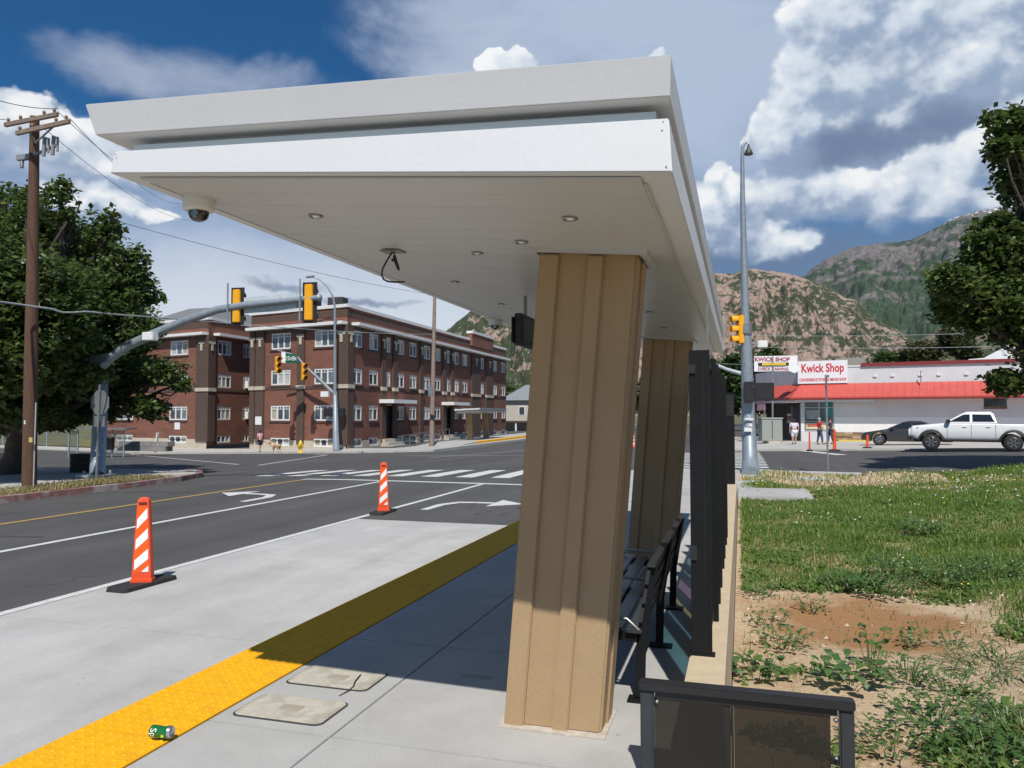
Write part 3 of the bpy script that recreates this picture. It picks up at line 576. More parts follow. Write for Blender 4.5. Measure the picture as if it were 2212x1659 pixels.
# ------------------------------------------------------------------ mountains
def mountain(name, crest, d0, d1, base, m, label, n=170, mrows=34, seed=1, amp=.10, power=.8, gully=1.0, rough=.05):
    from mathutils import noise as mn
    pts = [(azel(x, y), ) for x, y in crest]; A = [p[0][0] for p in pts]; E = [p[0][1] for p in pts]
    def el(a):
        for i in range(len(A)-1):
            if A[i] <= a <= A[i+1]: t = (a-A[i])/(A[i+1]-A[i]); return E[i]*(1-t)+E[i+1]*t
        return E[0] if a < A[0] else E[-1]
    mb = MB(); vs = []
    for j in range(mrows+1):
        s = j/mrows
        for i in range(n+1):
            a = A[0]+(A[-1]-A[0])*i/n; top = d1*math.tan(el(a))
            r = d0+(d1-d0)*s + (d1-d0)*.10*mn.noise(Vector((a*14, s*3, seed)))*(1-s)
            rid = (1-abs(mn.noise(Vector((a*26*gully+s*1.5, s*2.2, seed+5.5))))*2)*.6 + (1-abs(mn.noise(Vector((a*70*gully+s*4, s*6, seed+1.5))))*2)*.4
            det = mn.fractal(Vector((a*110, s*16, seed*3.3)), .7, 2.1, 6)
            h = base + (top-base)*(s**power) + (top-base)*(amp*(rid-.45)*math.sin(math.pi*min(1, s*1.02))*1.3 + rough*det*min(1, 4*(1-s)+.25)*min(1, s*4))
            vs.append((r*math.sin(a), r*math.cos(a), h))
    for i in range(n+1):                                                   # far slope falls away behind the crest
        a = A[0]+(A[-1]-A[0])*i/n; r = d1*1.35; vs.append((r*math.sin(a), r*math.cos(a), base))
    w = n+1; mb.add(vs, [(j*w+i, j*w+i+1, (j+1)*w+i+1, (j+1)*w+i) for j in range(mrows+1) for i in range(n)], 0, True)
    return tag(mb.build(name, m, fix=False), label, 'mountain', kind='structure')
def mount_mat(name, rock, rock2, green, green2, gscale, glo, ghi, snow=None, zgreen=None, seed=0.0):
    m = bpy.data.materials.new(name); m.use_nodes = True; t = m.node_tree; b = t.nodes['Principled BSDF']; b.inputs['Roughness'].default_value = .95; b.inputs['Specular IOR Level'].default_value = .1
    g = t.nodes.new('ShaderNodeNewGeometry'); mp = t.nodes.new('ShaderNodeMapping'); mp.inputs['Location'].default_value = (seed, seed*2, 0); t.links.new(g.outputs['Position'], mp.inputs[0])
    def nz(sc, d=7, r=.62, xs=(1, 1, 1)):
        q = t.nodes.new('ShaderNodeMapping'); q.inputs['Scale'].default_value = xs; t.links.new(mp.outputs[0], q.inputs[0])
        n = t.nodes.new('ShaderNodeTexNoise'); n.inputs['Scale'].default_value = sc; n.inputs['Detail'].default_value = d; n.inputs['Roughness'].default_value = r; t.links.new(q.outputs[0], n.inputs['Vector']); return n.outputs[0]
    def mr(v, a, b_, c=0, d=1):
        n = t.nodes.new('ShaderNodeMapRange'); t.links.new(v, n.inputs[0]); n.inputs[1].default_value = a; n.inputs[2].default_value = b_; n.inputs[3].default_value = c; n.inputs[4].default_value = d; return n.outputs[0]
    def mx(f, a, b_):
        n = t.nodes.new('ShaderNodeMix'); n.data_type = 'RGBA'; t.links.new(f, n.inputs[0])
        for i, v in ((6, a), (7, b_)):
            if isinstance(v, tuple): n.inputs[i].default_value = (*v, 1)
            else: t.links.new(v, n.inputs[i])
        return n.outputs[2]
    def ma(op, a, b_):
        n = t.nodes.new('ShaderNodeMath'); n.operation = op
        for i, v in ((0, a), (1, b_)):
            if isinstance(v, (int, float)): n.inputs[i].default_value = v
            else: t.links.new(v, n.inputs[i])
        return n.outputs[0]
    sp = t.nodes.new('ShaderNodeSeparateXYZ'); t.links.new(g.outputs['Position'], sp.inputs[0])
    rc = mx(mr(nz(gscale*2.5), .42, .6), rock, rock2); gr = mx(mr(nz(gscale*4), .4, .6), green, green2)
    gf = ma('ADD', ma('MULTIPLY', nz(gscale, 9, .68, (1, 1, 1.6)), .55), ma('MULTIPLY', nz(gscale*.22, 5, .6, (1, 1, 1.3)), .45))
    if zgreen: gf = ma('ADD', gf, mr(sp.outputs[2], zgreen[0], zgreen[1], zgreen[2], zgreen[3]))
    if len(zgreen or ()) > 4: gf = ma('ADD', gf, ma('MAXIMUM', mr(sp.outputs[0], zgreen[4], zgreen[5], 0, zgreen[6]), mr(sp.outputs[0], -150, -420, 0, .075)))
    col = mx(mr(gf, glo, ghi), rc, gr)
    if snow:
        sf = ma('ADD', nz(gscale*3, 6, .6, (1.6, 1.6, .5)), mr(sp.outputs[2], snow[0], snow[1], -.25, .06)); col = mx(mr(sf, snow[2], snow[2]+.03), col, (.85, .87, .9))
    t.links.new(col, b.inputs['Base Color'])
    bp = t.nodes.new('ShaderNodeBump'); bp.inputs['Strength'].default_value = 1.0; bp.inputs['Distance'].default_value = 8; t.links.new(nz(gscale*1.5, 9, .7), bp.inputs['Height']); t.links.new(bp.outputs[0], b.inputs['Normal'])
    return m
mountain('mountain', [(820, 800), (880, 775), (915, 752), (946, 727), (975, 705), (1006, 678), (1040, 660), (1090, 655), (1150, 662), (1210, 650), (1300, 625), (1380, 600), (1450, 602), (1510, 606), (1548, 588), (1590, 590), (1616, 581), (1640, 579), (1675, 586), (1705, 590), (1740, 600), (1790, 620), (1850, 650), (1900, 690), (1960, 722), (2010, 762), (2060, 800)], 1500, 2500, -4,
         mount_mat('rocky_hill', (.40, .30, .245), (.33, .24, .195), (.045, .062, .032), (.07, .085, .045), .030, .51, .555, None, (120, 420, .0, .025, 90, 330, .06), 3.0), 'pink rocky foothill dotted with green scrub behind the corner shop', n=420, mrows=90, seed=2, amp=.085, power=.9, gully=1.6)
mountain('mountain', [(1500, 700), (1600, 660), (1690, 620), (1740, 592), (1780, 560), (1840, 535), (1890, 526), (1945, 522), (1970, 517), (2010, 497), (2060, 470), (2110, 455), (2160, 448), (2230, 430), (2330, 440), (2450, 470)], 2700, 5200, -4,
         mount_mat('high_mountain', (.20, .175, .165), (.13, .125, .13), (.030, .052, .035), (.048, .085, .042), .008, .47, .55, (980, 1250, .525), (200, 900, .13, -.02), 9.0), 'high dark mountain with snow patches below its ridge', n=380, mrows=90, seed=7, amp=.045, power=.85, gully=.7, rough=.028)
mountain('mountain', [(1870, 800), (1930, 770), (1980, 738), (2040, 700), (2100, 665), (2160, 640), (2240, 610), (2400, 560), (2600, 540)], 1900, 2700, -4,
         mount_mat('green_spur', (.27, .215, .175), (.20, .165, .14), (.04, .07, .032), (.06, .095, .042), .02, .45, .56, None, (0, 400, .06, -.02), 5.0), 'green and grey lower spur running down to the right-hand valley', n=220, mrows=60, seed=11, amp=.05, power=.9, gully=.7, rough=.03)
# ------------------------------------------------------------------ trees
def leaf_mat(name, c1, c2, tr=.35):
    m = bpy.data.materials.new(name); m.use_nodes = True; t = m.node_tree; t.nodes.clear()
    g = t.nodes.new('ShaderNodeNewGeometry'); mx = t.nodes.new('ShaderNodeMix'); mx.data_type = 'RGBA'; t.links.new(g.outputs['Random Per Island'], mx.inputs[0]); mx.inputs[6].default_value = (*c1, 1); mx.inputs[7].default_value = (*c2, 1)
    p = t.nodes.new('ShaderNodeBsdfPrincipled'); p.inputs['Roughness'].default_value = .42; p.inputs['Specular IOR Level'].default_value = .5; t.links.new(mx.outputs[2], p.inputs['Base Color'])
    tl = t.nodes.new('ShaderNodeBsdfTranslucent'); hs_ = t.nodes.new('ShaderNodeHueSaturation'); hs_.inputs['Value'].default_value = 1.6; t.links.new(mx.outputs[2], hs_.inputs['Color']); t.links.new(hs_.outputs[0], tl.inputs[0])
    ms = t.nodes.new('ShaderNodeMixShader'); ms.inputs[0].default_value = tr; o = t.nodes.new('ShaderNodeOutputMaterial')
    t.links.new(p.outputs[0], ms.inputs[1]); t.links.new(tl.outputs[0], ms.inputs[2]); t.links.new(ms.outputs[0], o.inputs[0]); MATS[name] = m; return m
leaf_elm = leaf_mat('leaf_elm', (.024, .056, .014), (.145, .19, .05), .38)
leaf_oliv = leaf_mat('leaf_olive', (.045, .060, .018), (.10, .105, .035), .25)
leaf_mid = leaf_mat('leaf_mid', (.03, .07, .014), (.085, .13, .03), .3)
bark = mat('bark', (.07, .055, .042), .95, var=.3, vscale=5, bump=.6, bscale=20)
def leaves(blobs, count, size, seed, core=.35, clumps=40):
    rr = random.Random(seed); mb = MB(); tot = sum(b[3]*b[3] for b in blobs); V = mb.v; Fc = mb.f
    for bx, by, bz, r, fl in blobs:
        n = int(count*r*r/tot); ctr = []
        for k in range(clumps):
            d = Vector((rr.gauss(0, 1), rr.gauss(0, 1), rr.gauss(0, 1))).normalized(); q = r*(.45+.60*rr.random()); ctr.append((bx+d.x*q, by+d.y*q, bz+d.z*q*fl))
        for k in range(n):
            if rr.random() < core:
                d = Vector((rr.gauss(0, 1), rr.gauss(0, 1), rr.gauss(0, 1))).normalized()*r*(.35+.6*rr.random()); p = Vector((bx+d.x, by+d.y, bz+d.z*fl))
            else:
                c = ctr[rr.randrange(clumps)]; g = r*.125; p = Vector((c[0]+rr.gauss(0, g), c[1]+rr.gauss(0, g), c[2]+rr.gauss(0, g*.75)))
            u = Vector((rr.gauss(0, 1), rr.gauss(0, 1), rr.gauss(0, .55)-.25)).normalized(); v = u.cross(Vector((rr.gauss(0, .6), rr.gauss(0, .6), 1))).normalized()
            s = size*(.45+1.1*rr.random()); w = s*.34; o = len(V)
            V += [tuple(p), tuple(p+u*s*.5+v*w), tuple(p+u*s), tuple(p+u*s*.5-v*w)]; Fc.append((o, o+1, o+2, o+3))
    mb.m = [0]*len(Fc); mb.sm = [False]*len(Fc); return mb
def limb(a, b, r0, r1, rr, n=6, wob=.12):
    a = Vector(a); b = Vector(b); L = (b-a).length; return [a+(b-a)*(i/n)+Vector((rr.gauss(0, 1), rr.gauss(0, 1), rr.gauss(0, .4)))*L*wob*.25*(0 if i in (0, n) else 1) for i in range(n+1)], [r0+(r1-r0)*i/n for i in range(n+1)]
def tree(name, base, blobs, count, size, lm, label, seed=1, trunk_r=.3, group=None, core=.35):
    rr = random.Random(seed); t = thing(name, base, label, 'tree', group); bl = [(x-base[0], y-base[1], z-base[2], r, f) for x, y, z, r, f in blobs]
    mb = MB(); top = min(b[2] for b in bl); cx = sum(b[0] for b in bl)/len(bl); cy = sum(b[1] for b in bl)/len(bl); hub = Vector((cx*.4, cy*.4, max(1.2, top*.8)))
    p, r = limb((0, 0, -.3), hub, trunk_r*1.25, trunk_r*.8, rr); mb.tube(p, r, 9)
    for b in bl:
        p, r = limb(hub, b[:3], trunk_r*.55, trunk_r*.08, rr, 6, .25); mb.tube(p, r, 6)
        for k in range(3):
            d = Vector((rr.gauss(0, 1), rr.gauss(0, 1), rr.gauss(.2, .7))).normalized()*b[3]*.8; q, r2 = limb(p[4], (b[0]+d.x, b[1]+d.y, b[2]+d.z*b[4]), trunk_r*.16, .012, rr, 4, .3); mb.tube(q, r2, 5)
    mb.build('trunk', bark, t, fix=False); leaves(bl, count, size, seed, core).build('crown', lm, t, fix=False); return t
def pb(lst, D): return [(*onD(x, y, D+dd), rp*D/FPX, f) for x, y, rp, dd, f in lst]
b_ = pb([(55, 500, 85, 0, 1.1), (15, 455, 48, 1, 1.2), (60, 425, 24, 0, 1.5), (128, 440, 40, -1, 1.4), (135, 405, 16, -1, 1.6), (150, 520, 70, 1, 1), (215, 520, 52, 0, 1.2), (240, 475, 22, 0, 1.6), (290, 560, 30, 0, 1.2), (255, 600, 75, 0, .9), (315, 625, 36, .5, .9), (150, 640, 95, -2, .9), (20, 640, 110, 0, 1), (250, 720, 92, -.5, .8), (320, 705, 30, 0, .8), (345, 800, 50, 0, .6), (390, 830, 24, 0, .6), (270, 810, 70, 1, .7), (130, 770, 105, -1, .8), (10, 800, 105, 1, .8), (230, 870, 80, 1, .6), (315, 880, 50, 0, .5), (130, 880, 85, 3, .5), (30, 900, 80, 2, .5), (-60, 890, 80, 3, .5), (-120, 560, 130, 1, 1), (-130, 780, 140, 0, .9),
         (200, 610, 110, 5, 1), (270, 720, 100, 5, .9), (80, 560, 120, 6, 1), (160, 760, 110, 6, .8), (300, 800, 70, 5, .7), (60, 700, 120, -4, .9), (15, 865, 75, -2, .7), (75, 885, 62, -2, .6), (-45, 870, 75, -2, .7), (130, 900, 55, 0, .5), (180, 840, 70, 2, .7), (30, 600, 90, -5, 1), (-60, 690, 120, -5, 1), (20, 770, 90, -5, .8), (110, 700, 75, -4.5, .9), (-150, 600, 120, -6, 1), (-170, 750, 120, -6, .9), (150, 800, 70, -3, .7)], 27.5)
tree('elm_tree', (-25.6, 21.6, G(-25, 21)+.1), b_, 125000, .19, leaf_elm, 'big dark green tree on the corner behind the wooden utility pole', 3, .45, core=.28)
b_ = pb([(2110, 640, 90, 0, .9), (2060, 610, 50, -1, .8), (2150, 540, 75, 0, .8), (2175, 665, 75, 0, .9), (2060, 665, 48, 0, .8), (2190, 270, 58, 0, .9), (2240, 330, 90, 0, .8), (2170, 320, 34, -.5, .7), (2185, 825, 52, 0, .5), (2230, 600, 120, 1, 1), (2310, 770, 90, 0, .7), (2150, 480, 30, 0, .7), (2330, 450, 150, 1, 1), (2330, 700, 150, 0, .9), (2420, 560, 170, 1, 1)], 23)
tree('maple_tree', (*onD(2380, 980, 23)[:2], G(11, 26)), b_, 110000, .165, leaf_elm, 'leafy tree leaning in from the right edge over the grass lot', 9, .22, core=.40)
def bush_tree(px, py_base, D, wpx, hpx, lm, label, seed, n=2600, name='tree', sz=.5):
    base = onD(px, py_base, D); r = wpx*D/FPX/2; h = hpx*D/FPX; rr = random.Random(seed)
    bl = [(base.x+rr.uniform(-.6, .6)*r, base.y+rr.uniform(-.4, .4)*r, base.z+h*(.3+.6*k/6), r*(.62-.3*abs(k/6-.4)), .9) for k in range(7)]
    tree(name, tuple(base), bl, n, sz, lm, label, seed, max(.12, r*.06), 'trees beyond the crossing')
bush_tree(1578, 940, 92, 95, 175, leaf_mid, 'mid green tree just left of the steel lamp pole', 21, 6000)
bush_tree(1668, 930, 105, 80, 140, leaf_elm, 'dark tree behind the shop sign on its post', 22, 4000)
bush_tree(1640, 850, 120, 100, 110, leaf_mid, 'tree seen between lamp pole and shop sign', 27, 4000)
bush_tree(2072, 800, 125, 90, 85, leaf_oliv, 'olive tree above the shop roof nearest its white arch', 23, 5000)
bush_tree(2005, 806, 130, 110, 62, leaf_oliv, 'pale olive tree above the middle of the shop roof', 24, 5000)
bush_tree(1930, 806, 135, 90, 36, leaf_mid, 'low green tree above the shop roof', 25, 3000)
bush_tree(1392, 925, 110, 70, 130, leaf_mid, 'tree showing through the gap between the two columns', 26, 4000)
bush_tree(1120, 905, 150, 90, 70, leaf_mid, 'tree beside the cream house past the brick block', 28, 3000)
bush_tree(1500, 905, 140, 150, 120, leaf_mid, 'tree mostly hidden behind the black fin screen', 29, 3000)
# ------------------------------------------------------------------ brick apartment block
brick = mat('brick_red', (.215, .090, .060), .9, var=.20, vscale=3.5, bump=.0, col2=(.165, .075, .052), c2scale=.7, streak=(.5, .5, 2.0))
brick_d = mat('brick_brown', (.095, .060, .046), .9, var=.18, vscale=4, streak=(.6, .6, 2.0))
cream = mat('cream_plinth', (.52, .46, .36), .9, var=.1, vscale=2)
blind = mat('window_blind', (.46, .47, .44), .7, var=.2, vscale=1.2)
flat_roof = mat('roof_grey', (.20, .20, .20), .9)
U = Vector((.974, -.225)); V_ = Vector((.225, .974))
bld = thing('apartment_building', (0, 0, 0), 'three storey red brick apartment block with white windows and cornice', 'building')
ROWS = [(7.60, 9.05), (4.34, 5.71), (1.14, 2.50), (-1.13, -.40)]
def s_at(px, O, d): q = ray(px, 896); den = q.x*d.y-q.y*d.x; return (O.x*(-q.y)+q.x*O.y)/den*-1 if False else ((O.y*q.x-O.x*q.y)/(d.x*q.y-d.y*q.x))
def facade(name, O, d, L, z0, z1, wins, m, parent, nrm, depth=.2):
    xs = sorted({0.0, L, *[w[0] for w in wins], *[w[1] for w in wins]}); zz = sorted({z0, z1, *[w[2] for w in wins], *[w[3] for w in wins]}); mb = MB()
    P = lambda s, z, k=0: (O.x+d.x*s-nrm.x*k, O.y+d.y*s-nrm.y*k, z)
    for i in range(len(xs)-1):
        for j in range(len(zz)-1):
            cx, cz = (xs[i]+xs[i+1])/2, (zz[j]+zz[j+1])/2
            if any(w[0] < cx < w[1] and w[2] < cz < w[3] for w in wins): continue
            mb.add([P(xs[i], zz[j]), P(xs[i+1], zz[j]), P(xs[i+1], zz[j+1]), P(xs[i], zz[j+1])], [(0, 1, 2, 3)])
    for a, b, c, e in wins:
        for (s0, q0), (s1, q1) in (((a, c), (b, c)), ((b, c), (b, e)), ((b, e), (a, e)), ((a, e), (a, c))):
            mb.add([P(s0, q0), P(s1, q1), P(s1, q1, depth), P(s0, q0, depth)], [(0, 1, 2, 3)])
    return mb.build(name, m, parent, fix=False)
def fbox(O, d, nrm, s0, s1, z0, z1, k0, k1, name, m, parent):               # box on a facade, k = how far it stands proud
    q = [(O.x+d.x*s+nrm.x*k, O.y+d.y*s+nrm.y*k) for s, k in ((s0, k0), (s1, k0), (s1, k1), (s0, k1))]
    return MB().prism(q, z0, z1).build(name, m, parent)
def window(O, d, nrm, s0, s1, z0, z1, parent, lights=3, rr=rnd, transom=True):
    mb = MB(); fr_ = .13; P = lambda s, z, k: (O.x+d.x*s+nrm.x*k, O.y+d.y*s+nrm.y*k, z)
    def bx(a, b, c, e): mb.hexa([P(a, c, -.10), P(b, c, -.10), P(b, c, -.03), P(a, c, -.03)], [P(a, e, -.10), P(b, e, -.10), P(b, e, -.03), P(a, e, -.03)])
    bx(s0, s1, z0, z0+fr_); bx(s0, s1, z1-fr_, z1); bx(s0, s0+fr_, z0+fr_, z1-fr_); bx(s1-fr_, s1, z0+fr_, z1-fr_)
    w = (s1-s0-fr_)/lights
    for k in range(1, lights): bx(s0+fr_/2+w*k-.08, s0+fr_/2+w*k+.08, z0+fr_, z1-fr_)
    if transom and z1-z0 > 1:
        for k in range(lights): bx(s0+fr_/2+w*k+.06, s0+fr_/2+w*(k+1)-.06, z1-.36, z1-.31); bx(s0+fr_/2+w*(k+.5)-.02, s0+fr_/2+w*(k+.5)+.02, z1-.31, z1-fr_)
    f = mb.build('window', white_p, parent, fix=False)
    for k in range(lights):
        a, b = s0+fr_/2+w*k, s0+fr_/2+w*(k+1)
        MB().add([P(a, z0, -.075), P(b, z0, -.075), P(b, z1, -.075), P(a, z1, -.075)], [(0, 1, 2, 3)]).build('pane', rr.choice((glassw, glassw, glassw, blind, curtain, glassw2)), f, fix=False)
    return f
curtain = mat('curtain_tan', (.40, .36, .28), .8, var=.3, vscale=2); glassw2 = mat('flat_glass_pale', (.16, .19, .21), .1, var=.5, vscale=.8, spec=.8)
glassw = mat('flat_glass', (.07, .085, .10), .08, var=.5, vscale=.5, spec=.8)
K = onG(748, 970, .1); K2 = Vector((K.x, K.y)); zb = K.z-.25
ZP, ZC = 10.9, 9.40
# end facade of the right wing: runs along -U from the corner
dE, nE = -U, -V_; sl = s_at(541, K2, dE)
cols = [(s_at(721.5, K2, dE), s_at(678, K2, dE)), (s_at(626, K2, dE), s_at(584.5, K2, dE))]
def wing(O, d, n, L, cols, nm, zbase, lights=3, extra=(), rows=ROWS):
    wins = [(a, b, z0, z1) for a, b in cols for z0, z1 in rows]
    facade(nm, O, d, L, zbase+.9, ZP, [w for w in wins if w[2] > zbase+.9]+[(w[0], w[1], zbase+.9, w[3]) for w in wins if w[2] < zbase+.9 < w[3]], brick, bld, n)
    facade('plinth', O+n*.06, d, L, zbase-.4, zbase+.9, [(w[0], w[1], w[2], zbase+.9) for w in wins if w[2] < zbase+.9], cream, bld, n)
    for w in wins:
        window(O, d, n, *w, bld, lights)
        if w[3]-w[2] > 1: fbox(O, d, n, w[0]-.1, w[1]+.1, w[2]-.16, w[2]-.03, .0, .10, 'sill', brick_d, bld)
    fbox(O, d, n, -.0, L, 3.95, 4.18, 0, .05, 'belt_course', brick_d, bld)
    fbox(O, d, n, -.02, L, ZC+.0, ZC+.26, 0, .75, 'cornice', white_p, bld)
    fbox(O, d, n, -.0, L, ZC+.75, ZP-.25, 0, .03, 'frieze', brick_d, bld)
    fbox(O, d, n, -.0, L, 9.06, ZC-.002, 0, .03, 'frieze', brick_d, bld)
    fbox(O, d, n, -.1, L+.1, ZP, ZP+.28, -.35, .12, 'coping', white_p, bld)
def pier(O, d, n, s0, s1, top=9.4, cap=True, k=.18, zbase=None):
    fbox(O, d, n, s0, s1, (zb if zbase is None else zbase)+.6, 3.93, .0, k, 'pier', brick_d, bld); fbox(O, d, n, s0, s1, 4.27, top, .0, k, 'pier', brick_d, bld)
    if cap: fbox(O, d, n, s0-.06, s1+.06, 3.93, 4.27, .0, k+.08, 'pier_cap', cream, bld)
    m_ = (s0+s1)/2
    fbox(O, d, n, m_-.42, m_+.42, 8.55, 8.78, k, k+.06, 'ornament', cream, bld); fbox(O, d, n, m_-.14, m_+.14, 7.9, 8.55, k, k+.06, 'ornament', cream, bld)
wing(K2, dE, nE, sl, cols, 'wall', zb)
pier(K2, dE, nE, -.02, 1.0); pier(K2, dE, nE, s_at(658, K2, dE), s_at(643.5, K2, dE)); pier(K2, dE, nE, s_at(571, K2, dE), s_at(555, K2, dE)); pier(K2, dE, nE, s_at(551, K2, dE), sl, cap=True)
# long facade parallel to the street
dL, nL = Vector((0, 1)), Vector((1, 0)); LL = s_at(1093, K2, dL)
z4 = lambda v: 713.2+v*.248
zw = [(190, 275), (338, 415), (475, 522), (575, 643), (690, 750), (808, 868), (908, 960), (1000, 1052), (1070, 1118), (1150, 1195), (1305, 1337), (1413, 1452), (1488, 1525)]
colsL = [tuple(s_at(z4(v), K2, dL) for v in w) for w in zw]
doors = (2, 7)
wins = []
for i, (a, b) in enumerate(colsL):
    for j, (z0, z1) in enumerate(ROWS):
        if i in doors and j >= 2: continue
        wins.append((a, b, z0, z1))
dr = [(s_at(z4(448), K2, dL), s_at(z4(568), K2, dL)), (s_at(z4(985), K2, dL), s_at(z4(1068), K2, dL))]
facade('wall', K2, dL, LL, zb+.9, ZP, [w for w in wins if w[2] > zb+.9]+[(w[0], w[1], zb+.9, w[3]) for w in wins if w[2] < zb+.9]+[(a, b, zb+.9, 2.6) for a, b in dr], brick, bld, nL)
facade('plinth', K2+nL*.06, dL, LL, zb-.4, zb+.9, [(w[0], w[1], w[2], zb+.9) for w in wins if w[2] < zb+.9], cream, bld, nL)
for w in wins:
    window(K2, dL, nL, *w, bld, 2 if w[1]-w[0] < 2.3 else 3)
    if w[3]-w[2] > 1: fbox(K2, dL, nL, w[0]-.1, w[1]+.1, w[2]-.16, w[2]-.03, 0, .10, 'sill', brick_d, bld)
door_m = mat('door_dark', (.025, .024, .024), .5)
for a, b in dr:
    dd = fbox(K2, dL, nL, a+.05, b-.05, zb+.9, 2.58, -.30, -.22, 'door', door_m, bld)
    MB().box(K.x-.21, K.y+(a+b)/2-.02, .7, K.x-.16, K.y+(a+b)/2+.02, 1.0).build('handle', steel_r, dd)
    fbox(K2, dL, nL, a-.5, b+1.8, 2.75, 3.1, 0, 1.5, 'door_canopy', white_p, bld)
    for k in range(3): fbox(K2, dL, nL, a-.2, b+.2, zb-.3, zb+.9-.3*k, .07+.4*k, .07+.4*(k+1), 'step', cream if k == 0 else conc_old, bld)
fbox(K2, dL, nL, 0, LL, 3.95, 4.18, 0, .05, 'belt_course', brick_d, bld); fbox(K2, dL, nL, .76, LL, ZC, ZC+.26, 0, .75, 'cornice', white_p, bld)
fbox(K2, dL, nL, 0, LL, 9.06, ZC-.002, 0, .03, 'frieze', brick_d, bld)
fbox(K2, dL, nL, 0, LL, ZC+.75, ZP-.25, 0, .03, 'frieze', brick_d, bld); fbox(K2, dL, nL, .1, LL, ZP, ZP+.28, -.35, .12, 'coping', white_p, bld)
for a, b in ((437, 472), (537, 572), (772, 800), (972, 1000), (1045, 1068), (1225, 1300), (1350, 1410)): pier(K2, dL, nL, s_at(z4(a), K2, dL), s_at(z4(b), K2, dL))
pier(K2, dL, nL, -.18, .9)
s0, s1 = s_at(z4(1215), K2, dL), s_at(z4(1400), K2, dL)
fbox(K2, dL, nL, s0, s1, ZC+.9, ZP+.9, -.3, .32, 'raised_parapet', brick, bld); fbox(K2, dL, nL, s0-.1, s1+.1, ZP+.9, ZP+1.2, -.4, .42, 'coping', white_p, bld)
# left wing, court wall and flat roofs
sw = s_at(447.6, K2, dE); KW = K2+dE*sw
colW = [(s_at(404, KW, dE), s_at(365.5, KW, dE)), (s_at(404, KW, dE)+8.5, s_at(365.5, KW, dE)+8.5)]
wing(KW, dE, nE, 17, colW, 'wall', zb-.1); pier(KW, dE, nE, -.02, 1.5)
colC = [(s_at(469, KW, dL), s_at(498, KW, dL)), (s_at(524, KW, dL), s_at(538, KW, dL))]
Lc = 24.0; wins = [(a, b, z0, z1) for a, b in colC for z0, z1 in ROWS]
facade('wall', KW, dL, Lc, zb+.2, ZP, wins, brick, bld, nL)
for w in wins:
    window(KW, dL, nL, *w, bld, 3 if w[1]-w[0] > 2 else 2)
for z in (4.45, 1.25): fbox(KW, dL, nL, colC[1][0]+.4, colC[1][0]+1.4, z, z+.75, -.02, .35, 'air_conditioner', white_p, bld)
fbox(KW, dL, nL, 0, Lc, 3.95, 4.18, 0, .05, 'belt_course', brick_d, bld); fbox(KW, dL, nL, .76, Lc, ZC, ZC+.26, 0, .75, 'cornice', white_p, bld); fbox(KW, dL, nL, .1, Lc, ZP, ZP+.28, -.35, .12, 'coping', white_p, bld)
pier(KW, dL, nL, -.18, .9)
back = K2+dE*sl
facade('wall', back, Vector((0, 1)), 26, zb+.2, ZP, [], brick, bld, Vector((-1, 0))); facade('wall', KW+Vector((0, Lc)), U, 6, zb, ZP, [], brick, bld, -V_)
def roofpoly(p, z): return MB().prism(p, z-.2, z).build('roof', flat_roof, bld)
roofpoly([(K.x-.3, K.y+.3), (K.x-.3, K.y+LL), (K.x-14, K.y+LL), tuple(back+Vector((.3, 26))), tuple(back+Vector((.3, .4)))], ZP-.3)
e = KW+dE*17; roofpoly([(KW.x-.3, KW.y+.3), (KW.x-.3, KW.y+Lc), (e.x, e.y+Lc), (e.x, e.y+.4)], ZP-.3)
hip = Vector((KW.x-6.5, KW.y+7)); MB().hexa([(KW.x-13, KW.y+2.5, ZP-.3), (KW.x-.6, KW.y+1, ZP-.3), (KW.x-.6, KW.y+20, ZP-.3), (KW.x-13, KW.y+20, ZP-.3)], [(hip.x-1.5, hip.y, ZP+2.3), (hip.x+1.5, hip.y, ZP+2.3), (hip.x+1.5, hip.y+8, ZP+2.3), (hip.x-1.5, hip.y+8, ZP+2.3)]).build('hip_roof', mat('shingle_grey', (.17, .175, .18), .9), bld)
for px in (606, 632, 690):
    s = s_at(px, K2, dE); q = K2+dE*s+V_*2.2; MB().box(q.x-.75, q.y-.5, ZP-.3, q.x+.75, q.y+.5, ZP+1.3).build('roof_vent', mat('vent_dark', (.05, .045, .045), .8), bld)
q = K2+dE*s_at(541, K2, dE); MB().box(q.x-.1, q.y+.2, ZP, q.x+.25, q.y+.6, ZP+1.0).build('parapet_end', white_p, bld)
for (px, py) in ((560, 912), (405, 912)): pass
s = s_at(562, K2, dE); fbox(K2, dE, nE, s-.4, s+.4, .75, 1.5, .19, .22, 'wall_sign', white_p, bld)
s = s_at(384, KW, dE); fbox(KW, dE, nE, s-.4, s+.4, .2, .9, .02, .05, 'wall_sign', white_p, bld)
# cream house beyond
hp = onD(1148, 905, 135); h = thing('house', tuple(hp), 'cream house with grey hipped roof beyond the brick block', 'house')
MB().box(-4, -4, -3, 6, 6, 3.2).build('wall', mat('house_cream', (.50, .46, .38), .8), h)
MB().hexa([(-4.6, -4.6, 3.2), (6.6, -4.6, 3.2), (6.6, 6.6, 3.2), (-4.6, 6.6, 3.2)], [(-1, 0, 6), (3, 0, 6), (3, 2, 6), (-1, 2, 6)]).build('roof', mat('roof_slate', (.22, .24, .25), .9), h)
for x in (-.6, 1.0): f = MB().box(x-.6, -4.06, .6, x+.6, -3.99, 2.2).build('window', white_p, h); MB().box(x-.45, -4.09, .75, x+.45, -4.062, 2.05).build('pane', glassw, f)
MB().box(-5.5, -6.5, -.6, 7.5, -4.01, -.3).build('porch_roof', mat('porch_dark', (.06, .05, .045), .8), h)
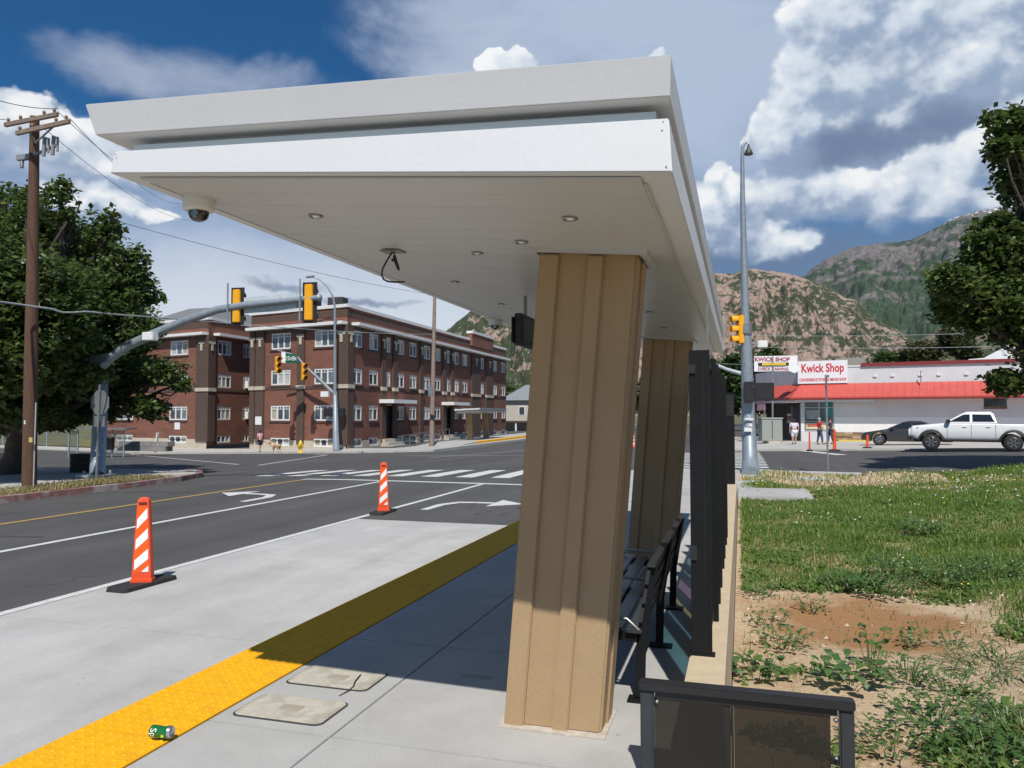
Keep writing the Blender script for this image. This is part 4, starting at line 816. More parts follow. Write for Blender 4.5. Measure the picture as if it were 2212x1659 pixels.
for x in (-5, -1, 3, 7): MB().box(x-.12, -6.4, -3, x+.12, -6.1, -.6).build('porch_post', white_p, h)
# ------------------------------------------------------------------ far station platform and shelter (opposite direction)
fp = thing('platform', (0, 0, 0), 'opposite station platform with yellow edge in front of the brick block', 'platform', kind='structure')
def zfp(X, Y): return G(X, Y)+.14+.22*sstep(57, 64, Y)
slab([(-26.4, 56), (-22.85, 56), (-22.85, 98), (-26.4, 98)], 2, 24, .005, .6, zfp).build('concrete_slab', conc_plat, fp)
slab([(-22.84, 56), (-22.27, 56), (-22.27, 64), (-22.84, 64)], 1, 6, .005, .6, zfp).build('concrete_slab', conc_plat, fp)
slab([(-22.84, 64.01), (-22.27, 64.01), (-22.27, 98), (-22.84, 98)], 1, 20, .007, .6, zfp).build('tactile_strip', tact_y, fp)
sh2 = copy_tree(sh); sh2.location = (-25.64, 78.0, zfp(-24.6, 71)+.0); sh2.rotation_euler = (0, 0, math.pi); sh2['label'] = 'distant white bus shelter on the opposite platform by the brick block'
t = thing('hand_rail', (-26.2, 60, G(-26, 62)+.14), 'galvanised ramp railing beside the distant platform', 'railing')
for i in range(8): MB().bar((0, i*1.5-3, 0), (0, i*1.5-3, 1.0+.05*i), .05, .05).build('post', galv_d, t)
MB().bar((0, -3, 1.0), (0, 7.5, 1.38), .05, .05).build('top_rail', galv_d, t); MB().bar((0, -3, .5), (0, 7.5, .85), .04, .04).build('mid_rail', galv_d, t)
# ------------------------------------------------------------------ poles, wires, signals
def wire(a, b, sag, r, label, m=None, mid=None):
    a, b = Vector(a), Vector(b); n = 18; p = []
    for i in range(n+1): s = i/n; q = a+(b-a)*s; q.z -= sag*4*s*(1-s); p.append(q)
    return tag(MB().tube(p, r, 5, cap=False).build('overhead_wire', m or black_p, fix=False), label, 'wire', 'overhead wires')
base = onG(63, 1065); topv = onD(75, 252, 20.7)
t = thing('utility_pole', tuple(base), 'brown wooden utility pole with crossarms at the far kerb', 'utility pole')
rel = lambda p: tuple(Vector(p)-base)
MB().tube([rel(base+Vector((0, 0, -.3))), rel(base*.66+topv*.34), rel(base*.33+topv*.67), rel(topv)], [.185, .17, .145, .115], 14).build('pole', wood_p, t)
arms = (((11, 270), (124, 247), 20.75, 20.05), ((36, 288), (150, 262), 20.3, 19.6))
ends = []
for (l, r_, d0, d1) in arms:
    a, b = onD(*l, d0), onD(*r_, d1); ends.append((a, b)); ar = MB().bar(rel(a), rel(b), .085, .105).build('crossarm', wood_g, t)
    for s in (.06, .30, .75, .94):
        p = a+(b-a)*s; MB().lathe([(.02, .07), (.035, .09), (.045, .13), (.03, .17), (.0, .18)], 8, rel(p)).build('insulator', mat('porcelain', (.28, .16, .11), .3), ar)
for s in (-1, 1): MB().bar(rel(topv+Vector((0, 0, -.75))), rel((ends[1][0]+ends[1][1])/2+(ends[1][1]-ends[1][0])*.25*s), .03, .04).build('brace', galv_d, t)
bk = topv+Vector((0, 0, -1.05))
MB().bar(rel(bk), rel(bk+Vector((1.1, -.3, .05))), .06, .06).build('bracket', galv_d, t)
for k, dx in enumerate((.65, .95)):
    q = bk+Vector((dx, -.28, .1)); MB().tube([rel(q+Vector((0, 0, -.28))), rel(q+Vector((.03, 0, .22)))], .05, 8).tube([rel(q+Vector((.16, 0, -.20))), rel(q+Vector((.16, 0, .18)))], .03, 8).bar(rel(q+Vector((0, 0, .2))), rel(q+Vector((.17, 0, .17))), .03, .03).build('fuse_cutout', mat('cutout_grey', (.25, .26, .27), .5), t)
q = bk+Vector((-.35, 0, -.05)); MB().box(*rel(q+Vector((-.2, -.06, -.05))), *rel(q+Vector((.25, .06, .09)))).build('arrester', mat('cutout_grey', (.25, .26, .27), .5), t)
MB().lathe([(.045, -.16), (.05, .05), (.02, .09)], 8, rel(q+Vector((-.05, 0, -.1)))).build('arrester', galv_d, t)
p_ = onD(77, 950, 20.55); MB().box(*rel(p_+Vector((-.02, -.2, -.06))), *rel(p_+Vector((.10, -.17, .07)))).build('pole_tag', mat('tag_yellow', (.6, .45, .12), .6), t)
p_ = onD(79, 910, 20.6); MB().tube([rel(p_+Vector((.0, -.05, -2.0))), rel(p_+Vector((.02, -.05, .5)))], .016, 8).build('conduit', mat('conduit_grey', (.45, .45, .44), .5), t)
p_ = onD(68, 912, 20.5); MB().box(*rel(p_+Vector((-.03, -.2, -.05))), *rel(p_+Vector((.03, -.18, .05)))).build('pole_tag', white_p, t)
far_top = onD(1000, 470, 95)
for i, (a, px) in enumerate(((ends[1][1], (270, 362)), (ends[1][0]+(ends[1][1]-ends[1][0])*.45, (300, 400)), (ends[0][1], (260, 330)))):
    b = onD(px[0]+130, px[1]+75, 62); wire(a+Vector((0, 0, .08)), b, .8, .009, ('upper power line leaving the outer end of the crossarm', 'power line leaving the middle of the crossarm', 'power line leaving the rear crossarm')[i])
wire(ends[0][0]+Vector((0, 0, .15)), onD(-200, 120, 14), .3, .009, 'power line leaving the frame from the crossarm tip'); wire(ends[0][1]+Vector((0, 0, .15)), onD(-260, 95, 13), .3, .009, 'power line leaving the frame above the crossarm')
wire(onD(-150, 360, 30), onD(960, 640, 72), .6, .014, 'long thin line sloping across the sky below the canopy')
pc = onD(72, 662, 20.5); cable_w = mat('cable_pale', (.40, .42, .42), .5)
tag(MB().tube([onD(-140, 640, 17), onD(0, 652, 19.3), onD(45, 658, 20.2), pc, onD(110, 667, 21), onD(135, 675, 21.4), onD(160, 675, 21.7), onD(185, 673, 22.2), onD(260, 680, 24), onD(340, 686, 27), onD(480, 697, 36)], .028, 6).build('telephone_cable', cable_w, fix=False), 'pale sagging telephone cable tied to the wooden pole', 'cable')
wire(onD(480, 697, 36), onD(936, 722, 72), .15, .022, 'telephone cable crossing in front of the brick block', cable_w)
mp_ = onG(932, 966, .14); mt_ = onD(939, 640, 72.3)
t = thing('utility_pole', tuple(mp_), 'slim wooden pole in front of the long brick facade', 'utility pole'); rel2 = tuple(mt_-mp_)
MB().tube([(0, 0, -.3), rel2], [.22, .15], 10).build('pole', mat('pole_weathered', (.20, .15, .12), .9, var=.2), t)
MB().box(-.2, -.25, 4.2, .2, -.2, 5.0).build('pole_sign', galv_d, t)
for k, (y1, y2, d) in enumerate(((723, 708, 60), (747, 740, 62), (786, 778, 64))): wire(onD(1560, y1, 66), onD(2360, y2, 52), .3, .018, ('uppermost', 'middle', 'lowest')[k]+' line crossing behind the corner shop roof', cable_w)
# signal heads
lens_d = mat('lens_dark', (.03, .03, .03), .3)
def signal_head(parent, c, face, sc=1.0, plate=False, m=sig_y):
    """c centre, face = unit 2D direction the lenses look in"""
    f = Vector((face[0], face[1], 0)); sd = Vector((f.y, -f.x, 0)); c = Vector(c)
    def P(a, b, z): return c+sd*a*sc+f*b*sc+Vector((0, 0, z*sc))
    def bx(mb, a0, b0, z0, a1, b1, z1): return mb.hexa([P(a0, b0, z0), P(a1, b0, z0), P(a1, b1, z0), P(a0, b1, z0)], [P(a0, b0, z1), P(a1, b0, z1), P(a1, b1, z1), P(a0, b1, z1)])
    hw = .115 if plate else .17; h = bx(MB(), -hw, -.05 if plate else -.12, -.50, hw, .06, .50).build('signal_head', m, parent, .02)
    if plate: bx(MB(), -.215, .061, -.57, .215, .075, .57).build('back_plate', black_p, h)
    for z in (.355, 0, -.355):
        mb = MB(); n = 12; vs = []
        for k in range(n+1):
            a = R(-20+220*k/n); vs += [P(.14*math.cos(a), .062, z+.14*math.sin(a)), P(.15*math.cos(a), .30, z+.15*math.sin(a)-.02)]
        mb.add(vs, [(2*k, 2*k+2, 2*k+3, 2*k+1) for k in range(n)], 0, True); mb.build('visor', m if not plate else black_p, h, fix=False)
        mb = MB(); mb.add([P(.13*math.cos(R(30*k)), .064 if not plate else .078, z+.13*math.sin(R(30*k))) for k in range(12)], [tuple(range(12))]); mb.build('lens', lens_d, h, fix=False)
    return h
sp = onG(210, 1033, .14); SD = 26.4
t = thing('traffic_signal', tuple(sp), 'galvanised mast arm signal seen from behind at the far kerb', 'traffic signal')
rl = lambda p: tuple(Vector(p)-sp)
YA = sp.y
MB().tube([(0, 0, .12), rl(onD(222, 785, SD))], [.23, .20], 14).build('pole', galv, t)
MB().box(-.42, -.42, .06, .42, .42, .125).build('base_plate', galv, t)
for a in (45, 135, 225, 315): MB().lathe([(.04, 0), (.04, .12), (0, .13)], 6, (.36*math.cos(R(a))*1.0, .36*math.sin(R(a)), .12)).build('anchor_bolt', galv_d, t)
MB().lathe([(.4, -.3), (.4, .055)], 14).build('footing', conc_old, t)
arm_px = [(222, 790), (240, 772), (275, 748), (330, 722), (400, 693), (470, 669), (530, 659), (600, 652), (690, 643)]
arm_pts = [onY(x, y, YA+.02*i) for i, (x, y) in enumerate(arm_px)]
MB().tube([rl(p) for p in arm_pts], [.15, .15, .145, .14, .13, .12, .11, .10, .085], 12).build('mast_arm', galv, t)
MB().lathe([(.10, -.03), (.10, .04), (.03, .06)], 12, rl(arm_pts[-1]), 'x').build('arm_cap', galv, t)
p = onY(222, 778, YA); MB().bar(rl(p+Vector((-.35, -.02, .02))), rl(p+Vector((.3, -.02, .06))), .3, .26).build('knuckle', galv_d, t)
p = onY(325, 727, YA-.2); MB().box(*rl(p+Vector((-.2, -.15, -.13))), *rl(p+Vector((.2, .12, .13)))).build('sensor_box', white_p, t, .02)
for (x, y, w) in ((511, 661, 1.0), (667, 653, 1.06)):
    c = onY(x, y, YA+.12); signal_head(t, tuple(Vector(rl(c))), (-.10, .995), 1.0*w, True)
    MB().bar(rl(c+Vector((-.20, -.16, -.55))), rl(c+Vector((-.20, -.16, .68))), .03, .04).build('mounting_bar', galv, t)
a, b = onY(527, 655, YA+.2), onY(640, 648, YA+.2)
mb = MB(); q = [onY(527, 643, YA+.2), onY(527, 677, YA+.2), onY(640, 669, YA+.2), onY(640, 633, YA+.2)]
mb.hexa([rl(p) for p in q], [rl(p+Vector((0, .02, 0))) for p in q]).build('street_sign_back', mat('alu_pale', (.50, .55, .57), .5), t)
# stop sign seen from behind
sp2 = onG(208, 1040, .1); t = thing('stop_sign', tuple(sp2), 'octagonal sign seen from behind on a thin post before the signal pole', 'sign')
MB().bar((0, 0, -.2), (.06, 0, 2.95), .05, .05).build('post', galv_d, t)
MB().hexa([(.035+.37*math.cos(R(22.5+45*k)), .04, 2.40+.40*math.sin(R(22.5+45*k))) for k in range(8)], [(.035+.37*math.cos(R(22.5+45*k)), .046, 2.40+.40*math.sin(R(22.5+45*k))) for k in range(8)]).build('sign_plate', mat('alu_sheet', (.17, .19, .19), .6, .2), t)
MB().box(-.17, .04, 1.66, .23, .046, 1.99).build('sign_plate', mat('alu_sheet', (.17, .19, .19), .6, .2), t)
# low dark walls under the tree
for (x0, x1, y0, y1, D, lab) in ((150, 212, 994, 1034, 28.3, 'low dark block wall under the tree beside the signal pole'), (-60, 40, 993, 1036, 28.3, 'low dark block wall at the left edge behind the wooden pole')):
    a, b = onD(x0, y1, D), onD(x1, y1, D); h = (y1-y0)*D/FPX; c = (a+b)/2; w = (b-a).length
    t = thing('low_wall', (c.x, c.y, G(c.x, c.y)+.14), lab, 'wall', rz=YAW)
    dk = mat('dark_block', (.045, .035, .032), .9, var=.3, vscale=3)
    for r_ in range(3):
        for k in range(int(w/.4)+1):
            x = -w/2+k*.4-(.2 if r_ % 2 else 0); xa, xb = max(-w/2, x), min(w/2, x+.39)
            if xb-xa > .05: MB().box(xa, 0, r_*h/3-.02*(r_ == 0), xb, .4, (r_+1)*h/3-.012).build('block', dk, t)
# far corner lamp with signals and street sign
lp = onG(726, 974, .14); LD = 65.0
t = thing('street_lamp', tuple(lp), 'grey street lamp with curved arm and yellow signals before the brick block', 'street lamp'); rl = lambda p: tuple(Vector(p)-lp)
MB().tube([(0, 0, -.1), rl(onD(724, 860, LD)), rl(onD(723.5, 845, LD))], [.26, .20, .20], 12).build('pole', galv, t)
MB().tube([rl(onD(723.5, 845, LD)), rl(onD(723, 660, LD)), rl(onD(719, 640, LD)), rl(onD(706, 618, LD)), rl(onD(690, 604, LD)), rl(onD(672, 597, LD))], [.13, .09, .075, .06, .05, .045], 10).build('lamp_arm', galv, t)
p = onD(671, 597, LD); MB().hexa([rl(p+Vector((-.4, -.15, -.12))), rl(p+Vector((.3, -.15, -.08))), rl(p+Vector((.3, .15, -.08))), rl(p+Vector((-.4, .15, -.12)))], [rl(p+Vector((-.35, -.1, .03))), rl(p+Vector((.3, -.08, .06))), rl(p+Vector((.3, .08, .06))), rl(p+Vector((-.35, .1, .03)))]).build('lamp_head', mat('lamp_grey', (.14, .14, .14), .5), t)
MB().tube([rl(onD(721, 850, LD)), rl(onD(690, 820, LD+.4)), rl(onD(658, 790, LD+.8)), rl(onD(640, 768, LD+1)), rl(onD(600, 757, LD+1.4))], [.17, .15, .12, .09, .07], 10).build('mast_arm', galv_d, t)
for x, y in ((601, 788), (658, 803)): signal_head(t, rl(onD(x, y, LD-.6)), (.80, -.60), 1.42)
p = onD(632, 774, LD-.2)
q = [onD(617, 763, LD), onD(617, 784, LD), onD(642, 786, LD), onD(642, 765, LD)]; bd = MB().hexa([rl(a) for a in q], [rl(a+Vector((0, .05, 0))) for a in q]).build('street_name_sign', mat('sign_green', (.008, .11, .06), .5), t)
for w_, px_ in (('25th', 626.5), ('St', 637)):
    o = text_mb(w_, .50, .005).build('lettering', white_r, bd, fix=False); o.location = rl(onD(px_, 774.5, LD)+Vector((0, -.06, 0))); o.rotation_euler = (math.pi/2, 0, YAW)
q = [onD(608, 760, LD), onD(608, 783, LD), onD(616.5, 784, LD), onD(616.5, 761, LD)]; MB().hexa([rl(a) for a in q], [rl(a+Vector((0, .05, 0))) for a in q]).build('route_shield', white_r, t)
for x in (712, 736):
    p = onD(x, 891, LD); MB().box(*rl(p+Vector((-.42, -.3, -.35))), *rl(p+Vector((.42, .1, .35)))).build('pedestrian_signal', black_p, t, .03)
p = onD(703, 852, LD); MB().box(*rl(p+Vector((-.35, -.2, -.2))), *rl(p+Vector((.35, .1, .25)))).build('camera_box', white_p, t)
# near right lamp and signal pole
lp = onG(1622, 1027, .13); LD = 23.85; t = thing('street_lamp', tuple(lp), 'tall tapered steel lamp pole with signals at the corner past the fin screen', 'street lamp'); rl = lambda p, q_=lp: tuple(Vector(p)-q_)
MB().tube([(0, 0, 0), rl(onD(1620, 990, LD)), rl(onD(1615, 860, LD)), rl(onD(1612, 735, LD)), rl(onD(1611, 722, LD))], [.275, .225, .19, .165, .16], 16).build('pole', galv, t)
MB().tube([rl(onD(1611, 722, LD)), rl(onD(1609, 640, LD)), rl(onD(1604, 420, LD)), rl(onD(1603.5, 335, LD)), rl(onD(1605, 316, LD)), rl(onD(1609, 308, LD)), rl(onD(1613, 308, LD))], [.135, .115, .072, .055, .048, .042, .04], 12).build('lamp_arm', galv, t)
MB().lathe([(.185, -.16), (.185, .16)], 16, rl(onD(1611, 712, LD))).build('collar', galv_d, t)
p = onD(1617, 327, LD); MB().lathe([(.0, .24), (.03, .22), (.05, .1), (.10, .02), (.135, -.08), (.13, -.10)], 14, rl(p)).build('lamp_head', mat('lamp_bronze', (.06, .055, .05), .5), t)
MB().box(*rl(onD(1611, 712, LD)+Vector((-.08, -.20, -.12))), *rl(onD(1611, 712, LD)+Vector((.08, -.18, .12)))).build('access_plate', galv_d, t)
signal_head(t, rl(onD(1597, 712, LD-.0)), (-.93, -.36), .88); signal_head(t, rl(onD(1603, 706, LD+.35)), (-.55, .83), .86)
MB().bar(rl(onD(1590, 748, LD)), rl(onD(1612, 748, LD)), .05, .05).build('signal_bracket', galv_d, t)
p = onD(1618, 847, LD-.3); MB().box(*rl(p+Vector((-.16, -.12, -.32))), *rl(p+Vector((.14, .1, .32)))).build('pedestrian_signal', black_p, t, .02)
p = onD(1650, 845, LD); MB().box(*rl(p+Vector((-.30, -.12, -.29))), *rl(p+Vector((.30, .12, .26)))).build('pedestrian_signal', black_p, t, .02)
for y in (835, 857): MB().bar(rl(onD(1616, y, LD)), rl(onD(1640, y, LD)), .04, .04).build('signal_bracket', galv_d, t)
p = onD(1646, 745, LD); MB().box(*rl(p+Vector((-.13, -.2, -.10))), *rl(p+Vector((.16, .15, .12)))).build('camera_box', white_p, t, .02)
MB().bar(rl(onD(1614, 738, LD)), rl(onD(1642, 746, LD)), .04, .04).build('camera_bracket', galv, t)
for (x, y, w, h) in ((1618, 905, .26, .05), (1616, 928, .22, .12), (1622, 918, .08, .10)):
    p = onD(x, y, LD-.24); MB().box(*rl(p+Vector((-w/2, -.01, -h/2))), *rl(p+Vector((w/2, .01, h/2)))).build('torn_sticker', white_p, t)
MB().box(-.42, -.36, -.13, .42, .36, .02).build('footing', conc_old, t)
fpz = onD(1616, 958, 60); t = thing('signal_mast', tuple(fpz), 'pale signal mast arm showing left of the lamp pole', 'traffic signal')
MB().tube([(0, 0, -.5), (0, 0, 6.2)], [.2, .16], 10).build('pole', galv, t); MB().tube([tuple(onD(1612, 810, 60)-fpz), tuple(onD(1570, 798, 60)-fpz), tuple(onD(1520, 776, 60)-fpz)], [.17, .14, .10], 8).build('mast_arm', mat('pale_galv', (.5, .55, .58), .5, .2), t)
b_ = onG(1789, 1023, .05); t = thing('sign_post', tuple(b_), 'thin grey sign post standing at the edge of the grass lot', 'sign'); top_ = tuple(onD(1784, 815, 23.9)-b_)
MB().bar((0, 0, -.2), top_, .075, .05).build('post', mat('post_grey', (.20, .20, .20), .5, .4, var=.2), t); MB().bar((top_[0]-.02, .05, top_[2]-.95), (top_[0]-.0, .05, top_[2]+.03), .012, .14, 0, (0, 1, 0)).build('sign_plate', galv_d, t)
MB().box(top_[0]-.06, -.04, top_[2]-.02, top_[0]+.06, .04, top_[2]+.06).build('bracket', galv_d, t)
# ------------------------------------------------------------------ corner shop
O3 = onD(1731, 955, 57); O2 = Vector((O3.x, O3.y)); zg = G(O3.x, O3.y)+.10
shop = thing('corner_shop', (0, 0, 0), 'white corner shop with red metal awning and Kwick Shop sign board', 'shop')
wall_g = mat('shop_grey', (.64, .645, .65), .85, var=.06, vscale=1.5); wall_w = mat('shop_white', (.80, .80, .79), .8, var=.04, vscale=2)
red_m = mat('awning_red', (.55, .095, .075), .5, var=.08, vscale=2); red_d = mat('trim_red', (.22, .03, .03), .6); signw = mat('sign_white', (.84, .84, .84), .5, var=.02)
red_t = mat('sign_red', (.62, .02, .03), .5, var=.03); stone = mat('stone_veneer', (.36, .24, .13), .9, var=.2, vscale=2); stone2 = mat('stone_veneer_pale', (.48, .38, .26), .9, var=.2, vscale=2); stone3 = mat('stone_veneer_dark', (.22, .14, .08), .9, var=.2, vscale=2)
nS = -V_; SL = 26.0
sg = lambda px: s_at(px, O2, U)
wS = [(sg(1737), sg(1802), .45, 2.70), (sg(2125), sg(2176), 2.15, 2.80)]
facade('wall', O2, U, SL, 1.5, 5.12, [(wS[0][0], wS[0][1], 1.5, 2.7), wS[1]], wall_g, shop, nS)
facade('white_band', O2+nS*.01, U, SL, .42, 1.498, [(wS[0][0], wS[0][1], .45, 1.498)], wall_w, shop, nS)
facade('base_wall', O2, U, SL, zg-.5, .419, [], wall_g, shop, nS)
s = sg(1804); row = 0
while row < 5:                                                             # ledger stones of the base
    x = s+.03; z0 = zg-.02+row*.145
    while x < s+7.6:
        L_ = rnd.uniform(.28, .62); fbox(O2, U, nS, x, min(x+L_-.015, s+7.7), z0, z0+.13, .0, rnd.uniform(.04, .08), 'stone', rnd.choice((stone, stone, stone2, stone3)), shop); x += L_
    row += 1
a, b, c_, e_ = wS[0]
f = None; mbw = MB(); P = lambda s_, z, k: (O2.x+U.x*s_+nS.x*k, O2.y+U.y*s_+nS.y*k, z)
def wb(s0, s1, z0, z1): mbw.hexa([P(s0, z0, -.1), P(s1, z0, -.1), P(s1, z0, .02), P(s0, z0, .02)], [P(s0, z1, -.1), P(s1, z1, -.1), P(s1, z1, .02), P(s0, z1, .02)])
wb(a, b, c_, c_+.08); wb(a, b, e_-.08, e_); wb(a, a+.08, c_+.08, e_-.08); wb(b-.08, b, c_+.08, e_-.08); wb(a+.08, b-.08, 2.15, 2.22); wb((a+b)/2-.04, (a+b)/2+.04, c_+.08, 2.15); wb((a+b)/2-.04, (a+b)/2+.04, 2.22, e_-.08); wb(a+.08, b-.08, 1.15, 1.2)
f = mbw.build('shop_window', mat('alu_frame', (.45, .47, .48), .4, .3), shop, fix=False)
for s0, s1 in ((a, (a+b)/2), ((a+b)/2, b)):
    for z0, z1 in ((c_, 1.17), (1.17, 2.18), (2.18, e_)): MB().add([P(s0, z0, -.06), P(s1, z0, -.06), P(s1, z1, -.06), P(s0, z1, -.06)], [(0, 1, 2, 3)]).build('pane', glassw, f, fix=False)
for s0, s1, z0, z1, cc in ((a+.12, a+1.25, .60, 1.05, (.72, .66, .45)), (a+.22, a+1.05, .78, .98, (.55, .12, .08)), (a+.15, a+1.05, 1.35, 2.0, (.33, .36, .36)), (b-.7, b-.1, 1.3, 2.6, (.04, .22, .24)), (b-1.0, b-.1, .55, 1.1, (.72, .75, .78))):
    fbox(O2, U, nS, s0, s1, z0, z1, -.05 if cc[0] != .55 else -.035, -.04 if cc[0] != .55 else -.03, 'poster', mat('poster_%d' % int(cc[0]*100), cc, .6, var=.25, vscale=3), f)
m2 = MB(); f2 = fbox(O2, U, nS, wS[1][0]+.03, wS[1][1]-.03, wS[1][2]+.03, wS[1][3]-.03, -.16, -.10, 'window', glassw, shop); fbox(O2, U, nS, wS[1][0], wS[1][1], wS[1][2]-.10, wS[1][2], 0, .06, 'sill', red_d, shop)
# awning: sloped red metal with standing seams, front and splayed corner
W_ = Vector((-.40, .9165)); nW = Vector((-.9165, -.40)); WL = 7.6
k = 1.15; A0 = O2+nS*k+U*(-.55)
def slope(O, d, n, s0, s1, e0, e1, name, parent, m, z0=2.95, z1=3.93):
    Pp = lambda s_, z, q: (O.x+d.x*s_+n.x*q, O.y+d.y*s_+n.y*q, z)
    return MB().hexa([Pp(s0+e0, z0-.10, k), Pp(s1+e1, z0-.10, k), Pp(s1, z0-.1, .02), Pp(s0, z0-.1, .02)], [Pp(s0+e0, z0, k), Pp(s1+e1, z0, k), Pp(s1, z1, .02), Pp(s0, z1, .02)]).build(name, m, parent)
aw = slope(O2, U, nS, 0, SL, -.48, 0, 'awning', shop, red_m); aw2 = slope(O2, W_, nW, 0, WL, -.48, 0, 'awning', shop, red_m)
def seams(O, d, n, L, par):
    x = .2
    while x < L-.1:
        p0 = Vector((O.x+d.x*x+n.x*k, O.y+d.y*x+n.y*k, 2.965)); p1 = Vector((O.x+d.x*x+n.x*.04, O.y+d.y*x+n.y*.04, 3.935)); MB().bar(p0, p1, .03, .045).build('seam', red_m, par); x += .45
seams(O2, U, nS, 14, aw); seams(O2, W_, nW, WL, aw2)
fbox(O2, U, nS, -.5, SL, 2.74, 2.845, k-.12, k-.02, 'gutter', red_d, shop); fbox(O2, U, nS, -.3, 5, 2.60, 2.72, .3, k-.14, 'light_strip', white_p, shop); fbox(O2, W_, nW, .2, WL-.3, 2.60, 2.72, .3, k-.14, 'light_strip', white_p, shop)
facade('wall', O2, W_, WL, 2.6, 5.12, [], wall_g, shop, nW)
dk2 = mat('entry_dark', (.035, .03, .03), .4); facade('entry_wall', O2-nW*.9, W_, WL, zg-.3, 2.6, [], dk2, shop, nW)  # awning shade is put into this near-black colour, along with dark glass
dp = fbox(O2, W_, nW, .9, 2.9, zg, 2.3, -.88, -.82, 'door', glassw, shop); fbox(O2, W_, nW, .82, .9, zg, 2.36, -.88, -.78, 'door_frame', mat('alu_frame', (.45, .47, .48), .4, .3), dp); fbox(O2, W_, nW, 2.9, 2.98, zg, 2.36, -.88, -.78, 'door_frame', mat('alu_frame', (.45, .47, .48), .4, .3), dp)
fbox(O2, W_, nW, .02, .14, zg-.2, 2.6, -.2, .0, 'corner_post', mat('alu_frame', (.45, .47, .48), .4, .3), shop)
for z_, cc in ((1.65, (.75, .72, .6)), (1.35, (.5, .2, .15)), (1.1, (.75, .7, .5))): fbox(O2, W_, nW, 3.2, 3.8, z_-.1, z_+.1, -.88, -.83, 'poster', mat('poster_b%d' % int(z_*100), cc, .6), shop)
fbox(O2, W_, nW, 3.6, 5.0, 2.0, 2.9, k-.1, k-.03, 'banner', mat('banner_pink', (.72, .42, .45), .6, var=.3, vscale=3), shop)
q = O2+W_*WL; facade('wall', q, Vector((0, 1)), 14, zg-.3, 5.1, [], mat('maroon_wall', (.09, .02, .02), .8), shop, Vector((-1, 0)))
e2 = O2+U*SL; MB().prism([tuple(O2+W_*.2), tuple(e2-nS*.3), (e2.x+4, e2.y+16), (q.x+.2, q.y+14)], 4.7, 4.85).build('roof', flat_roof, shop)
fbox(O2, U, nS, sg(1862), SL, 5.12, 5.36, -.3, .12, 'roof_trim', red_d, shop); fbox(O2, U, nS, 0, sg(1860), 5.12, 5.22, -.3, .05, 'coping', white_p, shop)
s0, s1 = sg(1725.5), sg(1833); bd = fbox(O2, U, nS, s0, s1, 3.96, 5.62, .06, .16, 'sign_board', signw, shop)
ang = math.atan2(U.y, U.x)
def sign_text(txt, s_, z, size, par, m, bold=0.0, sx=1.0, O=O2, d=U, n=nS, kk=.165):
    o = text_mb(txt, size, .004, bold=bold, sx=sx).build('lettering', m, par, fix=False); o.location = (O.x+d.x*s_+n.x*kk, O.y+d.y*s_+n.y*kk, z); o.rotation_euler = (math.pi/2, 0, math.atan2(d.y, d.x)); return o
sign_text('Kwick Shop', (s0+s1)/2, 5.06, .88, bd, red_t, .022, .70); sign_text('CONVENIENCE STORE & SMOKE SHOP', (s0+s1)/2, 4.22, .30, bd, red_t, .008, .62)
q_ = [onD(2092, 790, 55), onD(2092, 776, 55), onD(2126, 773, 55), onD(2150, 760, 55), onD(2180, 746, 55), onD(2212, 737, 55), onD(2270, 731, 55), onD(2350, 740, 55), onD(2350, 800, 55)]
MB().hexa([tuple(p) for p in q_], [tuple(p+Vector((.6, 2.0, 0))) for p in q_]).build('arched_parapet', wall_w, shop)
fbox(O2, U, nS, sg(1990), sg(1990)+.06, 3.9, 4.7, .4, .46, 'vent_pipe', galv_d, shop)
for px in (1892, 1930, 1990, 2030, 2090): fbox(O2, U, nS, sg(px)-.12, sg(px)+.12, 4.35, 4.5, 0, .08, 'wall_light', white_p, shop)
fbox(O2, U, nS, s+.3, s+3.6, zg, zg+.16, .5, .75, 'parking_kerb', mat('kerb_yellow', (.75, .55, .04), .6), shop)
fbox(O2, U, nS, 2.2, 4.2, 4.85, 5.9, -3.2, -2, 'roof_unit', mat('unit_tan', (.33, .31, .26), .7), shop)
# sign on its own post
D = 56; b_ = onD(1669, 957, D); t = thing('shop_sign', tuple(b_), 'white Kwick Shop check cashing sign on a thin post', 'sign'); rl = lambda p, q_=b_: tuple(Vector(p)-q_)
MB().bar((0, 0, 0), rl(onD(1669, 770, D)), .12, .12).build('post', galv_d, t)
q = [onD(1629, 802.5, D), onD(1715, 801, D), onD(1715, 768, D), onD(1629, 769.5, D)]; bd = MB().hexa([rl(p) for p in q], [rl(p+Vector((.08, .3, 0))) for p in q]).build('sign_board', signw, t)
o = text_mb('KWICK SHOP', .40, .004, bold=.012, sx=1.05).build('lettering', mat('sign_plum', (.38, .05, .10), .5), bd, fix=False); o.location = rl(onD(1668, 776.5, D-.02)); o.rotation_euler = (math.pi/2, 0, YAW)
o = text_mb('CHECK CASHING', .27, .004, bold=.006, sx=1.05).build('lettering', mat('sign_plum', (.38, .05, .10), .5), bd, fix=False); o.location = rl(onD(1670, 797, D-.02)); o.rotation_euler = (math.pi/2, 0, YAW)
q = [onD(1638, 790.5, D-.01), onD(1704, 789.5, D-.01), onD(1704, 783, D-.01), onD(1638, 784, D-.01)]; MB().hexa([rl(p) for p in q], [rl(p+Vector((-.005, -.03, 0))) for p in q]).build('sign_band', mat('band_black', (.02, .02, .02), .5), bd)
q = [onD(1646, 789.6, D-.06), onD(1698, 788.8, D-.06), onD(1698, 783.6, D-.06), onD(1646, 784.4, D-.06)]; MB().hexa([rl(p) for p in q], [rl(p+Vector((-.005, -.03, 0))) for p in q]).build('sign_band', mat('band_yellow', (.72, .48, .05), .5, var=.35, vscale=5), bd)
